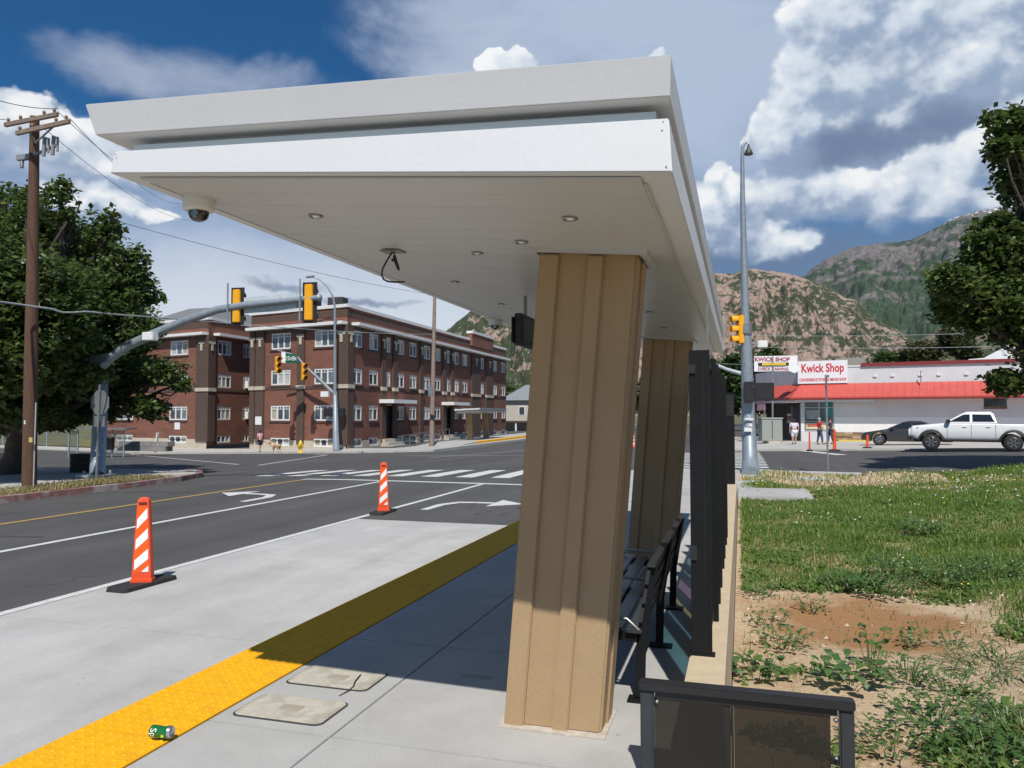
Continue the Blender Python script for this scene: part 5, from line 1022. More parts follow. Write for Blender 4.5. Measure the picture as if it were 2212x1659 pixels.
q = [onD(1706, 802, D-.1), onD(1716, 768, D-.1), onD(1723, 768, D-.1), onD(1722, 790, D-.1), onD(1733, 797, D-.1), onD(1717, 806, D-.1)]; MB().hexa([rl(p) for p in q], [rl(p+Vector((.01, .06, 0))) for p in q]).build('arrow_board', signw, t)
# utility cabinet
D = 54.5; b_ = onD(1664, 957, D); t = thing('utility_cabinet', tuple(b_), 'grey steel utility cabinet on a concrete base by the shop entrance', 'cabinet', rz=YAW)
MB().box(-.72, -.45, .16, .72, .45, 1.72).build('cabinet_body', mat('cabinet_grey', (.30, .32, .29), .6, var=.06), t, .02); MB().box(-.76, -.5, 1.72, .76, .5, 1.80).build('cabinet_top', mat('cabinet_grey2', (.38, .40, .37), .6), t)
MB().box(-.35, -.7, -.3, .55, .5, .16).build('base', cream, t); MB().box(.555, -.8, -.3, .85, .3, .14).build('base', conc_plat, t); MB().box(-.02, -.47, .3, .02, -.452, 1.6).build('door_seam', black_p, t)
# orange delineators and bollards before the shop
for (x, y, h, r_, mm, lab) in ((1749, 974, 41, .05, orange_p, 'thin orange delineator post at the kerb by the shop window'), (1803, 974, 45, .09, orange_p, 'thick orange delineator post at the kerb by the stone base'), (1874, 968, 27, .08, orange_r, 'short orange delineator beside the grey car')):
    p = onG(x, y, .1); d_ = math.hypot(p.x, p.y); hh = h*d_*.96/FPX; t = thing('delineator_post', tuple(p), lab, 'delineator', 'orange posts in front of the shop')
    MB().lathe([(r_*1.1, .0), (r_*.9, .1), (r_*.7, hh*.9), (r_*.75, hh*.95), (r_*.3, hh)], 12).build('post', mm, t); MB().lathe([(r_*3.2, -.02), (r_*3, .05), (r_*1.2, .08)], 10).build('rubber_base', rubber, t)
p = onG(1368, 968); channelizer((p.x, p.y, p.z), R(20), 'distant orange channelizer seen between the two columns')
# ------------------------------------------------------------------ vehicles
def loft(stations, n=None):
    """stations: (x, zbottom, ztop, halfwidth, topinset, round)"""
    mb = MB(); rings = []
    for x, zb_, zt_, w, ins in stations:
        h = zt_-zb_; r = [(-w*.93, zb_), (-w, zb_+min(.14, h*.3)), (-w, zb_+h*.62), (-w+ins*.35, zt_-min(.05, h*.2)), (-w+ins, zt_)]
        r = r+[(-y, z) for y, z in reversed(r)]; rings.append([(x, y, z) for y, z in r])
    k = len(rings[0]); vs = [p for r in rings for p in r]
    fs = [(i*k+j, i*k+(j+1) % k, (i+1)*k+(j+1) % k, (i+1)*k+j) for i in range(len(rings)-1) for j in range(k)] + [tuple(range(k-1, -1, -1)), tuple(range(len(vs)-k, len(vs)))]
    mb.add(vs, fs, 0, False); return mb
def wheel(t, x, y, r, w, out, rimm, n=6):
    s = 1 if out > 0 else -1
    ty = MB().lathe([(r*.62, -w/2), (r*.93, -w/2), (r, -w*.36), (r, w*.36), (r*.93, w/2), (r*.62, w/2)], 28, (x, y, r), 'y').build('wheel', rubber, t)
    MB().lathe([(r*.63, 0), (r*.60, .02*s), (r*.52, -.02*s)], 28, (x, y+s*w*.47, r), 'y').build('rim', rimm, ty)
    MB().lathe([(r*.6, 0), (0, 0.001)], 20, (x, y+s*w*.30, r), 'y').build('brake_disc', black_p, ty)
    for k in range(n):
        a = 2*math.pi*k/n; MB().bar((x+.05*math.cos(a), y+s*w*.46, r+.05*math.sin(a)), (x+r*.56*math.cos(a), y+s*w*.46, r+r*.56*math.sin(a)), .055, .03, 0, (0, 1, 0)).build('spoke', rimm, ty)
    return ty
def quad(vs, name, m, par): return MB().add(vs, [tuple(range(len(vs)))]).build(name, m, par, fix=False)
def smooth_obj(o, lv=2):
    b = o.modifiers.new('bev', 'BEVEL'); b.width = .03; b.segments = 2; b.limit_method = 'ANGLE'; b.angle_limit = R(28)
    for p in o.data.polygons: p.use_smooth = True
    return o
carglass = mat('car_glass', (.018, .022, .025), .04, var=0, spec=.9); paint_wh = mat('car_white', (.80, .81, .81), .25, var=.01, coat=.6); paint_gr = mat('car_grey', (.05, .049, .049), .3, .3, var=.03, coat=.6)
trim_b = mat('car_trim', (.02, .02, .02), .6, var=0); rim_s = mat('rim_silver', (.36, .37, .38), .3, .8, var=0); rim_d = mat('rim_dark', (.18, .18, .19), .35, .7, var=0); lampg = mat('headlamp', (.5, .52, .54), .12, var=0); red_l = mat('tail_lamp', (.4, .01, .01), .2, var=0)
HD = Vector((-U.x, -U.y)); LFT = Vector((-V_.x, -V_.y)); RZ = math.atan2(HD.y, HD.x)
def arch(x, x0, r, zb_): d = abs(x-x0); return max(zb_, r*.98+math.sqrt(max(0, (r*1.28)**2-d*d))-.0) if d < r*1.28 else zb_
fwp = onG(2012, 972, .1); rt = Vector((fwp.x, fwp.y))-HD*1.78-LFT*.80
t = thing('pickup_truck', (rt.x, rt.y, G(fwp.x, fwp.y)+.102), 'white four door pickup truck parked in front of the shop', 'pickup truck', rz=RZ)
xf, xr, r = 1.78, -1.46, .385
def top_t(x): return .98 if x > 2.62 else (1.12+(2.62-x)*.10 if x > 1.25 else 1.25 if x > -.85 else 1.24)
xs = sorted(set([2.72, 2.66, 2.55, 2.4, 1.25, 1.1, .6, 0, -.4, -.86, -.9, -2.62, -2.68]+[xf+d for d in (-.515, -.5, -.42, -.3, -.15, 0, .15, .3, .42, .5, .515)]+[xr+d for d in (-.515, -.5, -.42, -.3, -.15, 0, .15, .3, .42, .5, .515)]), reverse=True)
st = [(x, max(arch(x, xf, r, 0), arch(x, xr, r, 0), .50 if x < 2.5 else .58), top_t(x), .94-(.10 if x > 2.6 else .03 if x > 2.35 else 0), .10 if x > 1.2 else .05) for x in xs]
body = smooth_obj(loft(st).build('body', paint_wh, t))
cab = MB(); rg = []
for z, x0, x1, w in ((1.235, 1.28, -.86, .90), (1.32, 1.16, -.86, .885), (1.70, .52, -.74, .72), (1.79, .30, -.62, .64)): rg.append([(x0, -w, z), (x0, w, z), (x1, w, z), (x1, -w, z)])
cab.add([p for q in rg for p in q], [(i*4+j, i*4+(j+1) % 4, (i+1)*4+(j+1) % 4, (i+1)*4+j) for i in range(3) for j in range(4)]+[(3, 2, 1, 0), (12, 13, 14, 15)]); cb = smooth_obj(cab.build('cab', paint_wh, t))
def side_y(z): return .885+(.72-.885)*(z-1.32)/.38
for sgn in (1, -1):
    def W(x, z): return (x, sgn*(side_y(z)+.008), z)
    quad([W(.98, 1.33), W(.98, 1.36), W(.45, 1.66), W(.20, 1.67), W(.20, 1.33)], 'side_window', carglass, cb); quad([W(.10, 1.33), W(.10, 1.67), W(-.62, 1.66), W(-.76, 1.36), W(-.76, 1.33)], 'side_window', carglass, cb)
    for x in (1.12, .15, -.80): MB().box(x-.006, sgn*.944-.003, .62, x+.006, sgn*.944+.003, 1.2).build('door_gap', trim_b, body)
    for x in (.42, -.52): MB().box(x-.09, sgn*.95-.012, 1.08, x+.09, sgn*.95+.012, 1.115).build('door_handle', paint_wh, body)
    MB().box(.98, sgn*.92, 1.28, 1.16, sgn*1.10, 1.42).build('mirror', trim_b, body, .02)
    MB().bar((1.2, sgn*.93, .47), (-.9, sgn*.93, .47), .10, .06).build('running_board', trim_b, body)
    for x0 in (xf, xr):
        mb = MB(); n = 14; vs = []
        for k2 in range(n+1):
            a = R(8+164*k2/n); vs += [(x0+.47*math.cos(a), sgn*.90, .385+.47*math.sin(a)), (x0+.47*math.cos(a), sgn*.985, .385+.47*math.sin(a)), (x0+.57*math.cos(a), sgn*.955, .385+.57*math.sin(a))]
        mb.add(vs, [(3*i+j, 3*i+j+1, 3*i+j+4, 3*i+j+3) for i in range(n) for j in range(2)]); mb.build('wheel_arch', trim_b, body, fix=False)
    quad([(2.30, sgn*.925, 1.08), (2.30, sgn*.925, .92), (2.66, sgn*.80, .88), (2.70, sgn*.70, 1.02)], 'headlight', lampg, body); MB().box(-2.69, sgn*.93, .85, -2.60, sgn*.80, 1.18).build('tail_light', red_l, body)
quad([(1.225, .80, 1.335), (1.225, -.80, 1.335), (.60, -.66, 1.68), (.60, .66, 1.68)], 'windshield', carglass, cb); MB().box(2.66, -.55, .72, 2.735, .55, 1.0).build('grille', trim_b, body, .02); MB().box(2.60, -.90, .48, 2.78, .90, .64).build('bumper', trim_b, body, .03)
MB().box(-2.55, -.82, 1.20, -.95, .82, 1.246).build('bed_cover', trim_b, body); MB().box(-2.5, -.7, .40, 2.5, .7, .62).build('underbody', trim_b, t)
for x in (xf, xr):
    for sgn in (1, -1): wheel(t, x, sgn*.80, r, .27, sgn, rim_s, 6)
# grey saloon behind it
fwp = onG(1899, 962, .1); rt = Vector((fwp.x, fwp.y))-HD*1.42-LFT*.76
t = thing('parked_car', (rt.x, rt.y, G(fwp.x, fwp.y)+.102), 'dark grey saloon car parked between the shop wall and the white pickup', 'car', rz=RZ)
xf, xr, r = 1.42, -1.36, .335
def top_s(x): return .62+.1*(2.34-x)/.1 if x > 2.24 else (.74+(2.24-x)*.17 if x > 1.0 else .95 if x > -1.5 else .98)
xs = sorted(set([2.36, 2.3, 2.2, 2.0, 1.0, .6, 0, -.6, -1.0, -1.6, -2.25, -2.33]+[x0+d for x0 in (xf, xr) for d in (-.43, -.41, -.34, -.2, 0, .2, .34, .41, .43)]), reverse=True)
st = [(x, max(arch(x, xf, r, 0), arch(x, xr, r, 0), .24 if x < 2.1 else .30), top_s(x), .90-(.16 if x > 2.25 else .08 if x > 2.1 else .05 if x < -2.2 else 0), .10) for x in xs]
body = smooth_obj(loft(st).build('body', paint_gr, t)); rg = []; cab = MB()
for z, x0, x1, w in ((.93, 1.05, -1.85, .82), (1.0, .92, -1.70, .80), (1.36, .18, -.98, .62), (1.43, -.10, -.75, .54)): rg.append([(x0, -w, z), (x0, w, z), (x1, w, z), (x1, -w, z)])
cab.add([p for q in rg for p in q], [(i*4+j, i*4+(j+1) % 4, (i+1)*4+(j+1) % 4, (i+1)*4+j) for i in range(3) for j in range(4)]+[(3, 2, 1, 0), (12, 13, 14, 15)]); cb = smooth_obj(cab.build('cabin', paint_gr, t))
for sgn in (1, -1):
    def W(x, z): return (x, sgn*(.80+(.62-.80)*(z-1.0)/.36+.008), z)
    quad([W(.78, 1.0), W(.16, 1.32), W(-.28, 1.34), W(-.28, 1.0)], 'side_window', carglass, cb); quad([W(-.36, 1.0), W(-.36, 1.34), W(-.92, 1.32), W(-1.42, 1.02)], 'side_window', carglass, cb)
    MB().box(.62, sgn*.84, .96, .80, sgn*1.0, 1.08).build('mirror', paint_gr, body, .02); quad([(1.95, sgn*.885, .70), (1.95, sgn*.885, .58), (2.30, sgn*.70, .56), (2.30, sgn*.66, .66)], 'headlight', lampg, body)
    MB().box(-.31, sgn*.905-.003, .35, -.30, sgn*.905+.003, .92).build('door_gap', trim_b, body); MB().box(-.62, sgn*.91-.01, .80, -.46, sgn*.91+.01, .83).build('door_handle', paint_gr, body)
quad([(1.0, .72, 1.0), (1.0, -.72, 1.0), (.24, -.56, 1.34), (.24, .56, 1.34)], 'windshield', carglass, cb); MB().box(2.2, -.5, .30, 2.37, .5, .52).build('grille', trim_b, body, .02)
for x in (xf, xr):
    for sgn in (1, -1): wheel(t, x, sgn*.78, r, .21, sgn, rim_s, 7)
# ------------------------------------------------------------------ people, dog, hydrant
skin = mat('skin', (.50, .30, .22), .6, var=.03); hair_d = mat('hair_dark', (.03, .02, .016), .7); hair_g = mat('hair_grey', (.35, .33, .31), .7)
def skinmesh(name, J, E, m, par, rootk, sub=1):
    names = list(J); me = bpy.data.meshes.new(name); me.from_pydata([J[k][:3] for k in names], [(names.index(a), names.index(b)) for a, b in E], []); me.materials.append(m)
    o = link(name, me, par); o.modifiers.new('skin', 'SKIN'); sk = me.skin_vertices[0].data
    for i, k in enumerate(names): v = J[k][3]; sk[i].radius = v if isinstance(v, tuple) else (v, v); sk[i].use_root = (k == rootk)
    s_ = o.modifiers.new('sub', 'SUBSURF'); s_.levels = sub; s_.render_levels = sub; o.modifiers['skin'].use_smooth_shade = True; return o
def person(loc, rz, label, shirt, lower, hair, sc=1.0, stride=.12, short_l=False, elbow=((.0, 0), (.0, 0)), lean=0.0, shoes=black_p, sleeve=True, wide=1.0):
    t = thing('person', loc, label, 'person', rz=rz); t.scale = (sc, sc, sc); w = wide; J = {}
    J['pelvis'] = (0, 0, .95, .12*w); J['waist'] = (0, lean*.3, 1.10, .115*w); J['chest'] = (0, lean*.7, 1.30, (.15*w, .12*w)); J['neck'] = (0, lean, 1.47, .055); J['head'] = (0, lean+.01, 1.60, .092); J['crown'] = (0, lean+.0, 1.68, .07)
    E = [('pelvis', 'waist'), ('waist', 'chest'), ('chest', 'neck'), ('neck', 'head'), ('head', 'crown')]
    for s, n in ((-1, 'l'), (1, 'r')):
        d = stride*s; ey, wy = elbow[0 if s < 0 else 1]
        J['hip'+n] = (s*.09*w, 0, .88, .095*w); J['knee'+n] = (s*.10*w, d*.6+.03, .49, .062*w); J['ankle'+n] = (s*.10*w, d, .09, .042); J['toe'+n] = (s*.11*w, d+.16, .04, .038)
        J['sh'+n] = (s*.18*w, lean*.9, 1.40, .065*w); J['el'+n] = (s*.235*w, lean*.7+ey-.02, 1.13 if wy < .2 else 1.16, .045); J['wr'+n] = (s*.24*w, lean*.6+ey+wy*.6+.04, .90+wy*1.1, .032); J['pm'+n] = (s*.235*w, lean*.6+ey+wy*.8+.06, .83+wy*1.35, .034)
        E += [('pelvis', 'hip'+n), ('hip'+n, 'knee'+n), ('knee'+n, 'ankle'+n), ('ankle'+n, 'toe'+n), ('chest', 'sh'+n), ('sh'+n, 'el'+n), ('el'+n, 'wr'+n), ('wr'+n, 'pm'+n)]
        px_, py_, pz_, _ = J['pm'+n]
        for q in range(4): J['f%d%s' % (q, n)] = (px_-s*.004*q, py_+.03-.018*q, pz_-.075+.004*abs(q-1), .010); E.append(('pm'+n, 'f%d%s' % (q, n)))
        J['th'+n] = (px_-s*.035, py_+.03, pz_-.03, .011); E.append(('pm'+n, 'th'+n))
    skinmesh('body', J, E, skin, t, 'pelvis')
    g = lambda ks, add: {k_: (*J[k_][:3], tuple(v+add for v in J[k_][3]) if isinstance(J[k_][3], tuple) else J[k_][3]+add) for k_ in ks}
    ks = ['pelvis', 'waist', 'chest', 'shl', 'shr']; Es = [('pelvis', 'waist'), ('waist', 'chest'), ('chest', 'shl'), ('chest', 'shr')]; JJ = g(ks, .022)
    for n in 'lr':
        a, b = Vector(J['sh'+n][:3]), Vector(J['el'+n][:3]); p = a+(b-a)*(.75 if sleeve else 1.0); JJ['e'+n] = (*p, .062*w); Es.append(('sh'+n, 'e'+n))
        if not sleeve: JJ['w'+n] = (*(Vector(J['wr'+n][:3])), .048); Es.append(('e'+n, 'w'+n))
    skinmesh('shirt', JJ, Es, shirt, t, 'chest')
    JJ = g(['pelvis', 'hipl', 'hipr'], .018); Es = [('pelvis', 'hipl'), ('pelvis', 'hipr')]
    for n in 'lr':
        JJ['k'+n] = (*J['knee'+n][:3], .088*w); Es.append(('hip'+n, 'k'+n))
        if not short_l: JJ['a'+n] = (J['ankle'+n][0], J['ankle'+n][1], .12, .06); Es.append(('k'+n, 'a'+n))
    skinmesh('shorts' if short_l else 'trousers', JJ, Es, lower, t, 'pelvis')
    for n in 'lr': skinmesh('shoe', {'a': (J['ankle'+n][0], J['ankle'+n][1]-.03, .055, .05), 'b': (J['toe'+n][0], J['toe'+n][1]+.02, .04, .042)}, [('a', 'b')], shoes, t, 'a')
    hm = MB().lathe([(0, .125), (.05, .115), (.09, .07), (.104, .01), (.098, -.05), (.07, -.09)], 14, (0, lean-.022, 1.625)).build('hair', hair, t)
    face = MB().lathe([(.013, 0), (.010, .022), (0, .03)], 6, (0, lean+.10, 1.585), 'y').build('nose', skin, t)
    for s in (-1, 1): MB().lathe([(.012, 0), (.008, .006), (0, .008)], 6, (s*.034, lean+.088, 1.615), 'y').build('eye', black_p, t); MB().lathe([(.022, -.01), (.024, .0), (.012, .012)], 6, (s*.094, lean+.005, 1.60), 'x').build('ear', skin, t)
    MB().box(-.025, lean+.090, 1.545, .025, lean+.098, 1.553).build('mouth', mat('lips', (.35, .13, .11), .6), t)
    return t
p = onG(1716, 960, .1); person(tuple(p), R(15), 'person in pale lilac top and white shorts walking into the shop', mat('cloth_lilac', (.62, .56, .68), .8), mat('cloth_white', (.70, .68, .72), .8), hair_d, .97, .12, True, wide=1.25)
p = onG(1771, 960, .1); person(tuple(p), R(-75), 'person in red shirt and jeans beside the shop window', mat('cloth_red', (.62, .02, .02), .8), mat('denim', (.06, .085, .14), .9), hair_g, 1.0, .13, elbow=((0, .1), (.05, .12)), sleeve=True)
p2 = p+Vector((.75, .9, 0)); person((p2.x, p2.y, G(p2.x, p2.y)+.1), R(100), 'person in dark jacket and jeans behind the red shirt', mat('cloth_char', (.07, .065, .07), .8), mat('denim2', (.045, .06, .10), .9), hair_d, 1.0, .13, elbow=((0, .2), (0, .35)), sleeve=False)
p = onG(562, 976, .14); person(tuple(p), R(70), 'person in pink top and dark shorts walking a dog before the brick block', mat('cloth_pink', (.70, .38, .44), .8), mat('cloth_black', (.025, .02, .03), .8), hair_d, 1.0, .14, True, elbow=((0, .05), (.15, .15)), lean=.06)
pd_ = onG(595, 978, .14); t = thing('dog', tuple(pd_), 'tan and white dog walking on the pavement beside the pink top', 'dog', rz=R(-95+180))
fur = mat('fur_tan', (.42, .22, .09), .8, var=.2, vscale=7, col2=(.70, .62, .52), c2scale=5)
J = {'rump': (0, -.36, .52, .11), 'belly': (0, -.12, .50, .105), 'chest': (0, .16, .50, .135), 'neck': (0, .34, .62, .085), 'head': (0, .46, .74, .085), 'muz': (0, .60, .69, .045), 'nose': (0, .66, .68, .03), 't1': (0, -.46, .60, .03), 't2': (0, -.60, .74, .018)}
E = [('rump', 'belly'), ('belly', 'chest'), ('chest', 'neck'), ('neck', 'head'), ('head', 'muz'), ('muz', 'nose'), ('rump', 't1'), ('t1', 't2')]
for s, n in ((-1, 'l'), (1, 'r')):
    J['fs'+n] = (s*.09, .18, .42, .06); J['fe'+n] = (s*.09, .16+.04*s, .24, .036); J['fw'+n] = (s*.09, .20+.08*s, .12, .028); J['fp'+n] = (s*.09, .24+.08*s, .02, .032)
    J['hh'+n] = (s*.09, -.34, .42, .075); J['hk'+n] = (s*.09, -.26-.04*s, .28, .05); J['hc'+n] = (s*.09, -.42-.06*s, .16, .028); J['hp'+n] = (s*.09, -.38-.06*s, .02, .032); J['er'+n] = (s*.07, .44, .85, .02)
    E += [('chest', 'fs'+n), ('fs'+n, 'fe'+n), ('fe'+n, 'fw'+n), ('fw'+n, 'fp'+n), ('rump', 'hh'+n), ('hh'+n, 'hk'+n), ('hk'+n, 'hc'+n), ('hc'+n, 'hp'+n), ('head', 'er'+n)]
skinmesh('body', J, E, fur, t, 'belly')
a = p+Vector((.15, -.1, .95)); tag(MB().tube([a, (a+pd_+Vector((0, 0, .62)))/2-Vector((0, 0, .1)), pd_+Vector((-.25, 0, .62))], .012, 5).build('dog_leash', black_p, fix=False), 'thin dark leash between the pink top and the dog', 'leash')
p = onG(649, 978, .14); t = thing('fire_hydrant', tuple(p), 'yellow fire hydrant on the pavement edge before the brick block', 'hydrant'); hy = mat('hydrant_yellow', (.72, .48, .03), .5)
MB().lathe([(.24, 0), (.24, .06), (.15, .08), (.13, .10), (.13, .55), (.19, .57), (.19, .62), (.14, .64), (.15, .72), (.10, .82), (.04, .86), (.035, .92), (0, .93)], 16).build('barrel', hy, t)
for s in (-1, 1): MB().lathe([(.075, s*.10), (.075, s*.22), (.05, s*.24)], 10, (0, 0, .48), 'x').build('outlet', hy, t)
MB().lathe([(.09, -.10), (.09, -.22), (.05, -.25)], 10, (0, 0, .46), 'y').build('outlet', hy, t)
# ------------------------------------------------------------------ far left corner
lawn = mat('lawn', (.16, .15, .05), .95, var=.25, vscale=.8, col2=(.10, .13, .035), c2scale=.3)
tag(patch([(-60, 62.2), (-130, 79), (-130, 96), (-60, 80)], 12, 4, .16).build('lawn', lawn), 'sunny yellow-green lawn past the cross street', 'lawn', kind='structure')
b0 = onD(-40, 972, 84); b1 = onD(150, 975, 80); t = thing('chain_link_fence', tuple(b0), 'grey chain link fence with steel posts on the far lawn', 'fence'); n = 4
mesh_m = glassy('chain_mesh', (.72, .72, .70), .25, .6)
for k in range(n+1): q = (b1-b0)*(k/n); MB().tube([(q.x, q.y, -.4), (q.x, q.y, 4.3 if k == 1 else 2.4)], .07, 8).build('post', galv, t)
q = b1-b0; MB().tube([(0, 0, 2.35), (q.x, q.y, 2.35)], .04, 6).build('top_rail', galv, t); quad([(0, 0, 0), (q.x, q.y, 0), (q.x, q.y, 2.33), (0, 0, 2.33)], 'wire_mesh', mesh_m, t)
b0 = onD(148, 986, 60); t = thing('glass_stop', tuple(b0), 'small glass and white metal waiting shelter under the tree', 'shelter', rz=YAW)
for x in (0, .7, 2.4, 3.4, 4.3): MB().box(x-.045, -.045, -.3, x+.045, .045, 2.1).build('post', galv, t)
for x0, x1 in ((.06, .64), (2.46, 3.34), (3.46, 4.24)): quad([(x0, 0, .15), (x1, 0, .15), (x1, 0, 2.0), (x0, 0, 2.0)], 'glass_pane', glassy('stop_glass', (.7, .72, .72), .3), t)
MB().box(-.2, -.3, 2.1, 4.6, 1.4, 2.2).build('roof', galv_d, t)
b0 = onD(335, 971, 62); t = tag(MB().bar((0, 0, -.2), (.25, 0, 1.35), .22, .1).build('marker_post', white_p), 'leaning white marker post at the corner of the brick block', 'post'); t.location = b0
b0 = onD(305, 972, 62); t = thing('stone_planter', tuple(b0), 'grey stone planter wall in front of the shaded brick wing', 'planter')
for r_ in range(2):
    for k in range(6): MB().box(-2.4+k*.8+.2*r_, 0, r_*.4-.1, -1.63+k*.8+.2*r_, .8, r_*.4+.28).build('stone', mat('grey_stone', (.25, .24, .22), .9, var=.25, vscale=1), t)
for (x, lab) in ((228, 'dark litter bin beside the signal pole'), (239, 'second dark litter bin right of the signal pole')):
    b0 = onD(x, 972, 60); t = thing('litter_bin', tuple(b0), lab, 'bin'); MB().lathe([(.26, 0), (.30, .9), (.32, .92), (.28, 1.0), (.1, 1.05)], 12).build('bin_body', black_p, t)
# ------------------------------------------------------------------ grass lot
def lot_mat():
    m = bpy.data.materials.new('lot_soil'); m.use_nodes = True; t = m.node_tree; b = t.nodes['Principled BSDF']; b.inputs['Roughness'].default_value = .95; b.inputs['Specular IOR Level'].default_value = .15
    g = t.nodes.new('ShaderNodeNewGeometry')
    def nz(sc, d=6, r=.6):
        n = t.nodes.new('ShaderNodeTexNoise'); n.inputs['Scale'].default_value = sc; n.inputs['Detail'].default_value = d; n.inputs['Roughness'].default_value = r; t.links.new(g.outputs['Position'], n.inputs['Vector']); return n.outputs[0]
    def mr(v, a, c):
        n = t.nodes.new('ShaderNodeMapRange'); t.links.new(v, n.inputs[0]); n.inputs[1].default_value = a; n.inputs[2].default_value = c; return n.outputs[0]
    def mx(f, a, c):
        n = t.nodes.new('ShaderNodeMix'); n.data_type = 'RGBA'; t.links.new(f, n.inputs[0])
        for i, v in ((6, a), (7, c)):
            if isinstance(v, tuple): n.inputs[i].default_value = (*v, 1)
            else: t.links.new(v, n.inputs[i])
        return n.outputs[2]
    c = mx(mr(nz(1.1), .42, .62), (.56, .43, .29), (.47, .32, .19)); c = mx(mr(nz(14), .5, .68), c, (.62, .50, .35)); c = mx(mr(nz(55, 3), .60, .68), c, (.26, .19, .12))
    vm = t.nodes.new('ShaderNodeVectorMath'); vm.operation = 'MULTIPLY_ADD'; t.links.new(g.outputs['Position'], vm.inputs[0]); vm.inputs[1].default_value = (.8, .75, 0); vm.inputs[2].default_value = (-1.05*.8, -7.9*.75, 0)
    ln = t.nodes.new('ShaderNodeVectorMath'); ln.operation = 'LENGTH'; t.links.new(vm.outputs[0], ln.inputs[0])
    ad = t.nodes.new('ShaderNodeMath'); ad.operation = 'MULTIPLY_ADD'; t.links.new(nz(2.4), ad.inputs[0]); ad.inputs[1].default_value = 1.1; t.links.new(ln.outputs['Value'], ad.inputs[2])
    c = mx(mr(ad.outputs[0], 1.45, 1.05), c, (.36, .20, .095))                      # a patch of damper, redder soil
    t.links.new(c, b.inputs['Base Color'])
    bp = t.nodes.new('ShaderNodeBump'); bp.inputs['Strength'].default_value = .9; bp.inputs['Distance'].default_value = .03; t.links.new(nz(18, 8, .7), bp.inputs['Height']); t.links.new(bp.outputs[0], b.inputs['Normal']); return m
xs = fr(-.08, 6, 60)+fr(6.4, 30, 40); ysl = fr(-2, 10, 70)+fr(10.3, 24.6, 50)
def lotz(x, y):
    lim = 24.7-.23*(max(x, 1)-1)
    return LOT(x, y) if y < lim else LOT(x, lim)-.35*min(1, (y-lim)*1.2)
tag(sheet('grass_lot', xs, ysl, lotz, lot_mat()), 'bare sandy soil of the vacant lot beyond the cream wall', 'lot', kind='structure')
from mathutils import noise as MN
def cover(x, y):                                                           # how grassy the lot is, 0 bare soil to 1 thick grass
    n = MN.fractal(Vector((x*.8, y*.8, 3.3)), .7, 2.1, 5)*.42
    bare = max(0, 1-(((x-1.0)/1.6)**2+((y-7.8)/1.7)**2))*1.4 + max(0, 1-(((x-2.7)/1.7)**2+((y-6.5)/.7)**2))*1.0 + max(0, 1-(((x-.7)/.9)**2+((y-5.6)/.7)**2))*.6 + max(0, 1-(((x-1.5)/1.2)**2+((y-12.2)/.5)**2))*.6 + max(0, 1-(((x-4.6)/1.2)**2+((y-10.2)/.4)**2))*.9
    far = sstep(7.2, 11.0, y)*.78
    return max(0, min(1, .26+(.17 if y < 5.7 and x > 1.0 else 0)+far+n*1.7-bare))
def blade_mat(name, c1, c2): return leaf_mat(name, c1, c2, .35)
g1 = blade_mat('grass_green', (.062, .155, .018), (.22, .30, .058)); g2 = blade_mat('grass_dry', (.26, .22, .09), (.36, .30, .15))
rg_ = random.Random(5); mb = MB(); mbd = MB(); Vg, Fg = mb.v, mb.f
def blade(Vv, Ff, p, h, w, az, bend):
    d = Vector((math.cos(az), math.sin(az), 0)); s = Vector((-d.y, d.x, 0))*w; o = len(Vv)
    m1 = p+Vector((0, 0, h*.55))+d*bend*.35*h; tp = p+Vector((0, 0, h*(1-.25*bend)))+d*bend*h
    Vv += [tuple(p-s), tuple(p+s), tuple(m1+s*.8), tuple(m1-s*.8), tuple(tp)]; Ff += [(o, o+1, o+2, o+3), (o+3, o+2, o+4)]
n_b = 0; tries = 0
while n_b < 230000 and tries < 900000:
    tries += 1
    y = 3.0+21.5*(rg_.random()**1.55); x = -.02+rg_.random()*(1.6+y*.62)
    if y > 24.4-.23*(max(x, 1)-1): continue
    if .0 < x < 1.6 and 17.8 < y < 20.0: continue
    cv = cover(x, y)
    if rg_.random() > cv*cv*1.1+.02: continue
    dist = math.hypot(x, y); h = rg_.uniform(.03, .10)*(1+.012*dist)*(.7+1.3*max(0, .25+MN.noise(Vector((x*.9, y*.9, 5.5))))); w = .0013+.00026*dist
    if y > 21.2 and x < 5 and rg_.random() < .85: continue
    blade(Vg, Fg, Vector((x, y, lotz(x, y)-.01)), h, w*rg_.uniform(.8, 1.5), rg_.random()*6.28, rg_.uniform(.2, 1.0)); n_b += 1
mb.m = [0]*len(Fg); mb.sm = [False]*len(Fg); tag(mb.build('grass', g1, fix=False), 'green grass covering the vacant lot', 'grass', kind='stuff')
for i in range(11000):
    y = 3.0+20*(rg_.random()**1.3); x = rg_.random()*(1.6+y*.62)
    if y > 24.2-.23*(max(x, 1)-1) or cover(x, y) < .15: continue
    blade(mbd.v, mbd.f, Vector((x, y, lotz(x, y)-.01)), rg_.uniform(.05, .18), .002+.0005*y, rg_.random()*6.28, rg_.uniform(.2, 1.2))
mbd.m = [0]*len(mbd.f); mbd.sm = [False]*len(mbd.f); tag(mbd.build('dry_grass', g2, fix=False), 'dry straw blades scattered through the lot', 'grass', kind='stuff')
